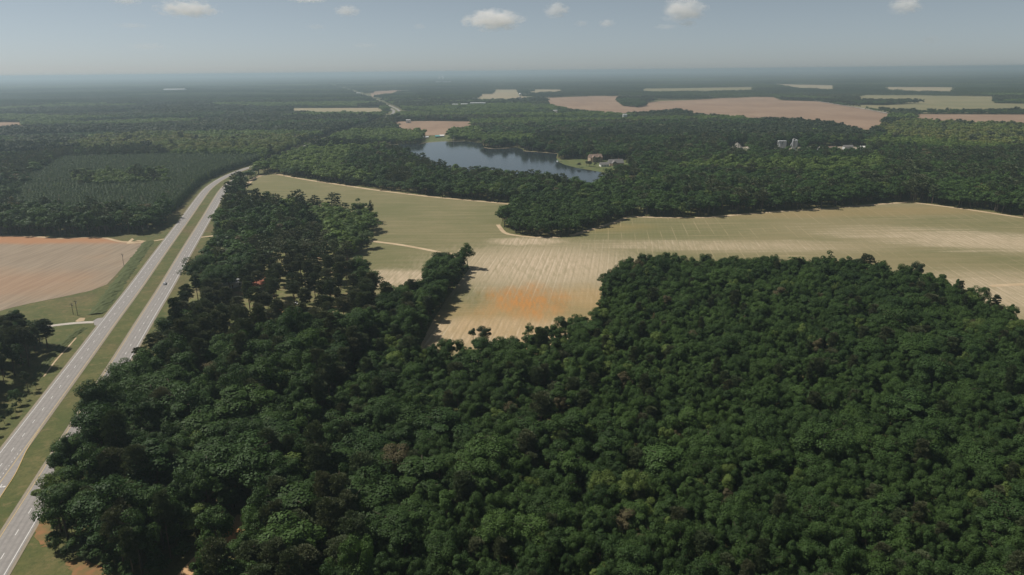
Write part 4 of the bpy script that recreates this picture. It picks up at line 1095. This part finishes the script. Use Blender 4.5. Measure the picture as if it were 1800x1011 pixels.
def heap(px, rx, ry, h, mat, label):
    q = G(px); g = random.Random(int(px[0])); mb = MB(); n = 18
    prof = [(1.0, 0), (.76, .25), (.5, .52), (.24, .80), (.03, 1.0)]
    for rr, zz in prof:
        mb.v += [(rx*rr*math.cos(6.2832*k/n)*(g.uniform(.88, 1.1)), ry*rr*math.sin(6.2832*k/n)*g.uniform(.88, 1.1), h*zz*g.uniform(.92, 1.04)) for k in range(n)]
    for i in range(len(prof)-1): mb.f += [(i*n+k, i*n+(k+1) % n, (i+1)*n+(k+1) % n, (i+1)*n+k) for k in range(n)]
    mb.f += [tuple((len(prof)-1)*n+k for k in range(n))]
    tag(mb.build('stone_heap', mat, None, (q[0], q[1], .02)), label, 'heap')
heap((1295, 266), 17, 12, 15.5, M['gravel'], 'pale conical heap of crushed stone at the left of the plant')
heap((1430, 263.5), 17, 9, 8.5, M['grey'], 'long low grey heap right of the silos')
heap((1315, 263), 9, 6, 6, M['gravel'], 'low pale heap right of the conical heap')
house((1462, 265), 14, 8, 5, 3, M['tanwall'], M['brownroof'], 'brown roofed shed at the right end of the plant yard', .2, 'shed', chimney=False, win=3)
house((1490, 262.5), 16, 8, 5, 2.6, M['whitemetal'], M['greyroof'], 'grey roofed metal shed behind the plant yard', .1, 'shed', chimney=False, win=3)
house((1518, 264), 12, 7, 5.5, 2, M['white'], M['white'], 'white shed at the far right of the plant yard', -.1, 'shed', chimney=False, win=3)

# ------------------------------------------------------------------ water tower, town and works on the skyline
q = G((914.5, 182)); r = empty('water_tower', (q[0], q[1], 0)); tag(r, 'white water tower on thin legs above the distant town', 'water tower')
MB().lathe([(.6, 34.5), (3.6, 35.6), (5.8, 38), (6.2, 40), (5.8, 42), (3.6, 44.2), (.4, 45.2)], 20).build('tank', M['white'], r, smooth=True)
for k in range(6): MB().tube([(7*math.cos(k*1.047), 7*math.sin(k*1.047), 0), (5.0*math.cos(k*1.047), 5.0*math.sin(k*1.047), 38)], .42, 6).build('leg', M['whitemetal'], r)
MB().tube([(0, 0, 0), (0, 0, 35)], 1.0, 8).build('riser', M['whitemetal'], r)
MB().lathe([(6.4, 38.3), (6.9, 38.3), (6.9, 39.3), (6.4, 39.3)], 20).build('balcony', M['steel'], r)
def shed(px, w, d, h, label, roof='whitemetal', rz=0.):
    q = G(px); r = empty('metal_building', (q[0], q[1], 0), rz); tag(r, label, 'building')
    MB().box(-w/2, w/2, -d/2, d/2, 0, h).build('wall', M['white'], r)
    MB().prism([(-d/2-.6, h-.05), (d/2+.6, h-.05), (0, h+d*.10)], -w/2-.6, w/2+.6, 'x').build('roof', M[roof], r)
    MB().box(-w*.1, w*.1, -d/2-.06, -d/2+.01, 0, h*.6).build('door', M['grey'], r)
for k, (x, y, w, h, lab) in enumerate([(732, 190, 26, 15, 'long white roof at the left end of the distant town'), (762, 191, 18, 15, 'small white building left of the town centre'), (772, 189.5, 18, 15, 'pale gabled building in the distant town left of centre'),
        (800, 190.5, 22, 16, 'white building in the middle of the distant town'), (816, 190, 26, 16, 'white building just left of the big town shed'), (840, 188.3, 62, 17, 'largest long white shed in the distant town'), (833, 178.5, 34, 15, 'white building below the far stubble field'),
        (902, 186, 14, 15, 'small white building left of the water tower'), (718, 216.5, 12, 9, 'small white building at the edge of the red brown field'), (976, 201, 13, 13, 'white building beside the tan road'), (1098, 211, 11, 16, 'white house lost in the wood below the far ploughland')]):
    shed((x, y), w, 16 if w > 20 else 11, h, lab)
shed((308, 160.5), 175, 60, 16, 'very long white warehouse in the forest at the upper left')
shed((630, 167), 24, 16, 15, 'white building beside the far highway')
q = G((776, 147)); r = empty('pulp_mill', (q[0], q[1], 0)); tag(r, 'distant mill with two steaming stacks on the skyline', 'factory')
MB().box(-70, 110, -20, 20, 0, 22).build('wall', M['whitemetal'], r)
MB().box(-72, 112, -22, 22, 22, 24).build('roof', M['white'], r)
for x in (-16, 16): MB().lathe([(4, 0), (2.8, 44)], 12, (x, -8)).build('stack', M['grey'], r)

# ------------------------------------------------------------------ steam and clouds
def vapour(name, dens, scale, lo, hi, amp, col=(1, 1, 1), g=0.0):
    t = NT(name); t.t.nodes.remove(t.b)
    tc = t.n('ShaderNodeTexCoord').outputs['Object']
    l = t.n('ShaderNodeVectorMath', operation='LENGTH'); t.set(l.inputs[0], tc)
    n = t.noise(scale, 5, .62, vec=t.mapping(scale=amp, vec=tc, loc=(random.random()*9, 3, 1)))
    # soft lumpy body: full in the middle, broken up towards the rim, flat below
    b = t.math('SUBTRACT', t.math('ADD', t.math('SUBTRACT', 1.0, l.outputs['Value']), t.math('MULTIPLY', t.math('SUBTRACT', n, .5), 2.3)), .12)
    d = t.ramp(b, lo, hi)
    v = t.n('ShaderNodeVolumePrincipled'); v.inputs['Color'].default_value = (*col, 1); v.inputs['Anisotropy'].default_value = g
    v.inputs['Density Attribute'].default_value = ''
    t.set(v.inputs['Density'], t.math('MULTIPLY', d, dens))
    t.t.links.new(v.outputs[0], t.t.nodes['Material Output'].inputs['Volume'])
    return t.m
def ball(n=12, m=8):
    mb = MB()
    return mb.lathe([(math.sin(math.pi*(i+.02)/(m+.04)), -math.cos(math.pi*(i+.02)/(m+.04))) for i in range(m+1)], n)
BALL = ball()
def puff(name, c, half, mat, label, cat, group=None):
    me = mesh(name, BALL.v, BALL.f, mat)
    o = add(name, me, None, c); o.scale = half
    return tag(o, label, cat, group)
def cloud(x, y, w, h, dens, label, dist=17000, group=None):
    d = FWD+(x-900)/F*RT-(y-505.5)/F*UP; d = d/np.hypot(d[0], d[1])
    p = np.array([0, 0, CAM_H])+d*dist
    k = dist/F*1.02
    W, Hh = w/2*k*1.12, h/2*k*1.2
    mt = vapour('cloud_vapour', dens, 2.1, .0, .55, (1.0*W/max(Hh, 1)**1.0*.55, 1.2, 1.1))
    o = puff('cloud', tuple(p), (W, W*.6, Hh), mt, label, 'cloud', group)
    o.rotation_euler = (0, 0, -math.atan2(d[0], d[1]))
for c in [(331, 16, 92, 24, .0032, 'wide flat cloud at the top left'), (222, 1, 44, 12, .0023, 'cloud cut by the top edge at the upper left'), (540, -1, 66, 10, .0027, 'thin cloud cut by the top edge left of centre'), (610, 19, 42, 17, .0036, 'small bright cloud left of the centre of the sky'),
          (868, 35, 106, 32, .0036, 'long lumpy cloud at the centre of the sky'), (978, 18, 44, 25, .0034, 'compact cloud right of the long central cloud'), (1067, 41, 29, 13, .0032, 'tiny bright cloud right of centre'), (1022, 41, 26, 11, .0015, 'faint scrap of cloud between two central clouds'),
          (1202, 18, 74, 38, .0034, 'tallest cloud in the sky, right of centre'), (1211, 41, 26, 11, .0027, 'small cloud just below the tallest cloud'), (1170, 47, 40, 9, .0012, 'faint scrap left under the tallest cloud'), (1592, 10, 48, 24, .0034, 'slanting cloud at the upper right'),
          (738, 46, 22, 10, .0015, 'faint small cloud left of the central cloud'), (556, 47, 34, 9, .0010, 'faint wisp below the small bright cloud'), (232, 45, 52, 8, .0008, 'faint wisp under the wide left cloud'), (640, 80, 46, 8, .0006, 'faint low wisp near the horizon left of centre'),
          (1636, 70, 32, 14, .0008, 'faint low wisp under the slanting cloud'), (260, 82, 60, 12, .0006, 'faint low wisp at the left')]:
    cloud(*c)
sm = vapour('steam', .05, 2.0, .0, .5, (1, 1, 1))
for x, lab in ((772.5, 'left of two white steam plumes over the distant mill'), (778.5, 'right of two white steam plumes over the distant mill')):
    q = G((x, 147)); puff('steam_plume', (q[0], q[1], 76), (13, 13, 34), sm, lab, 'steam')

# ------------------------------------------------------------------ air
hz = NT('haze')
pv = hz.n('ShaderNodeVolumePrincipled')
pv.inputs['Color'].default_value = (.53, .665, .76, 1)
pv.inputs['Density'].default_value = 1.2e-4
pv.inputs['Density Attribute'].default_value = ''
pv.inputs['Anisotropy'].default_value = .35
hz.t.nodes.remove(hz.b)
hz.t.links.new(pv.outputs[0], hz.t.nodes['Material Output'].inputs['Volume'])
try: hz.m.cycles.homogeneous_volume = True
except Exception: pass
hb = MB().box(-41000, 41000, -4000, 41000, -1.0, 150)
tag(hb.build('haze', hz.m), 'pale blue haze over the whole landscape', 'haze', kind='stuff')
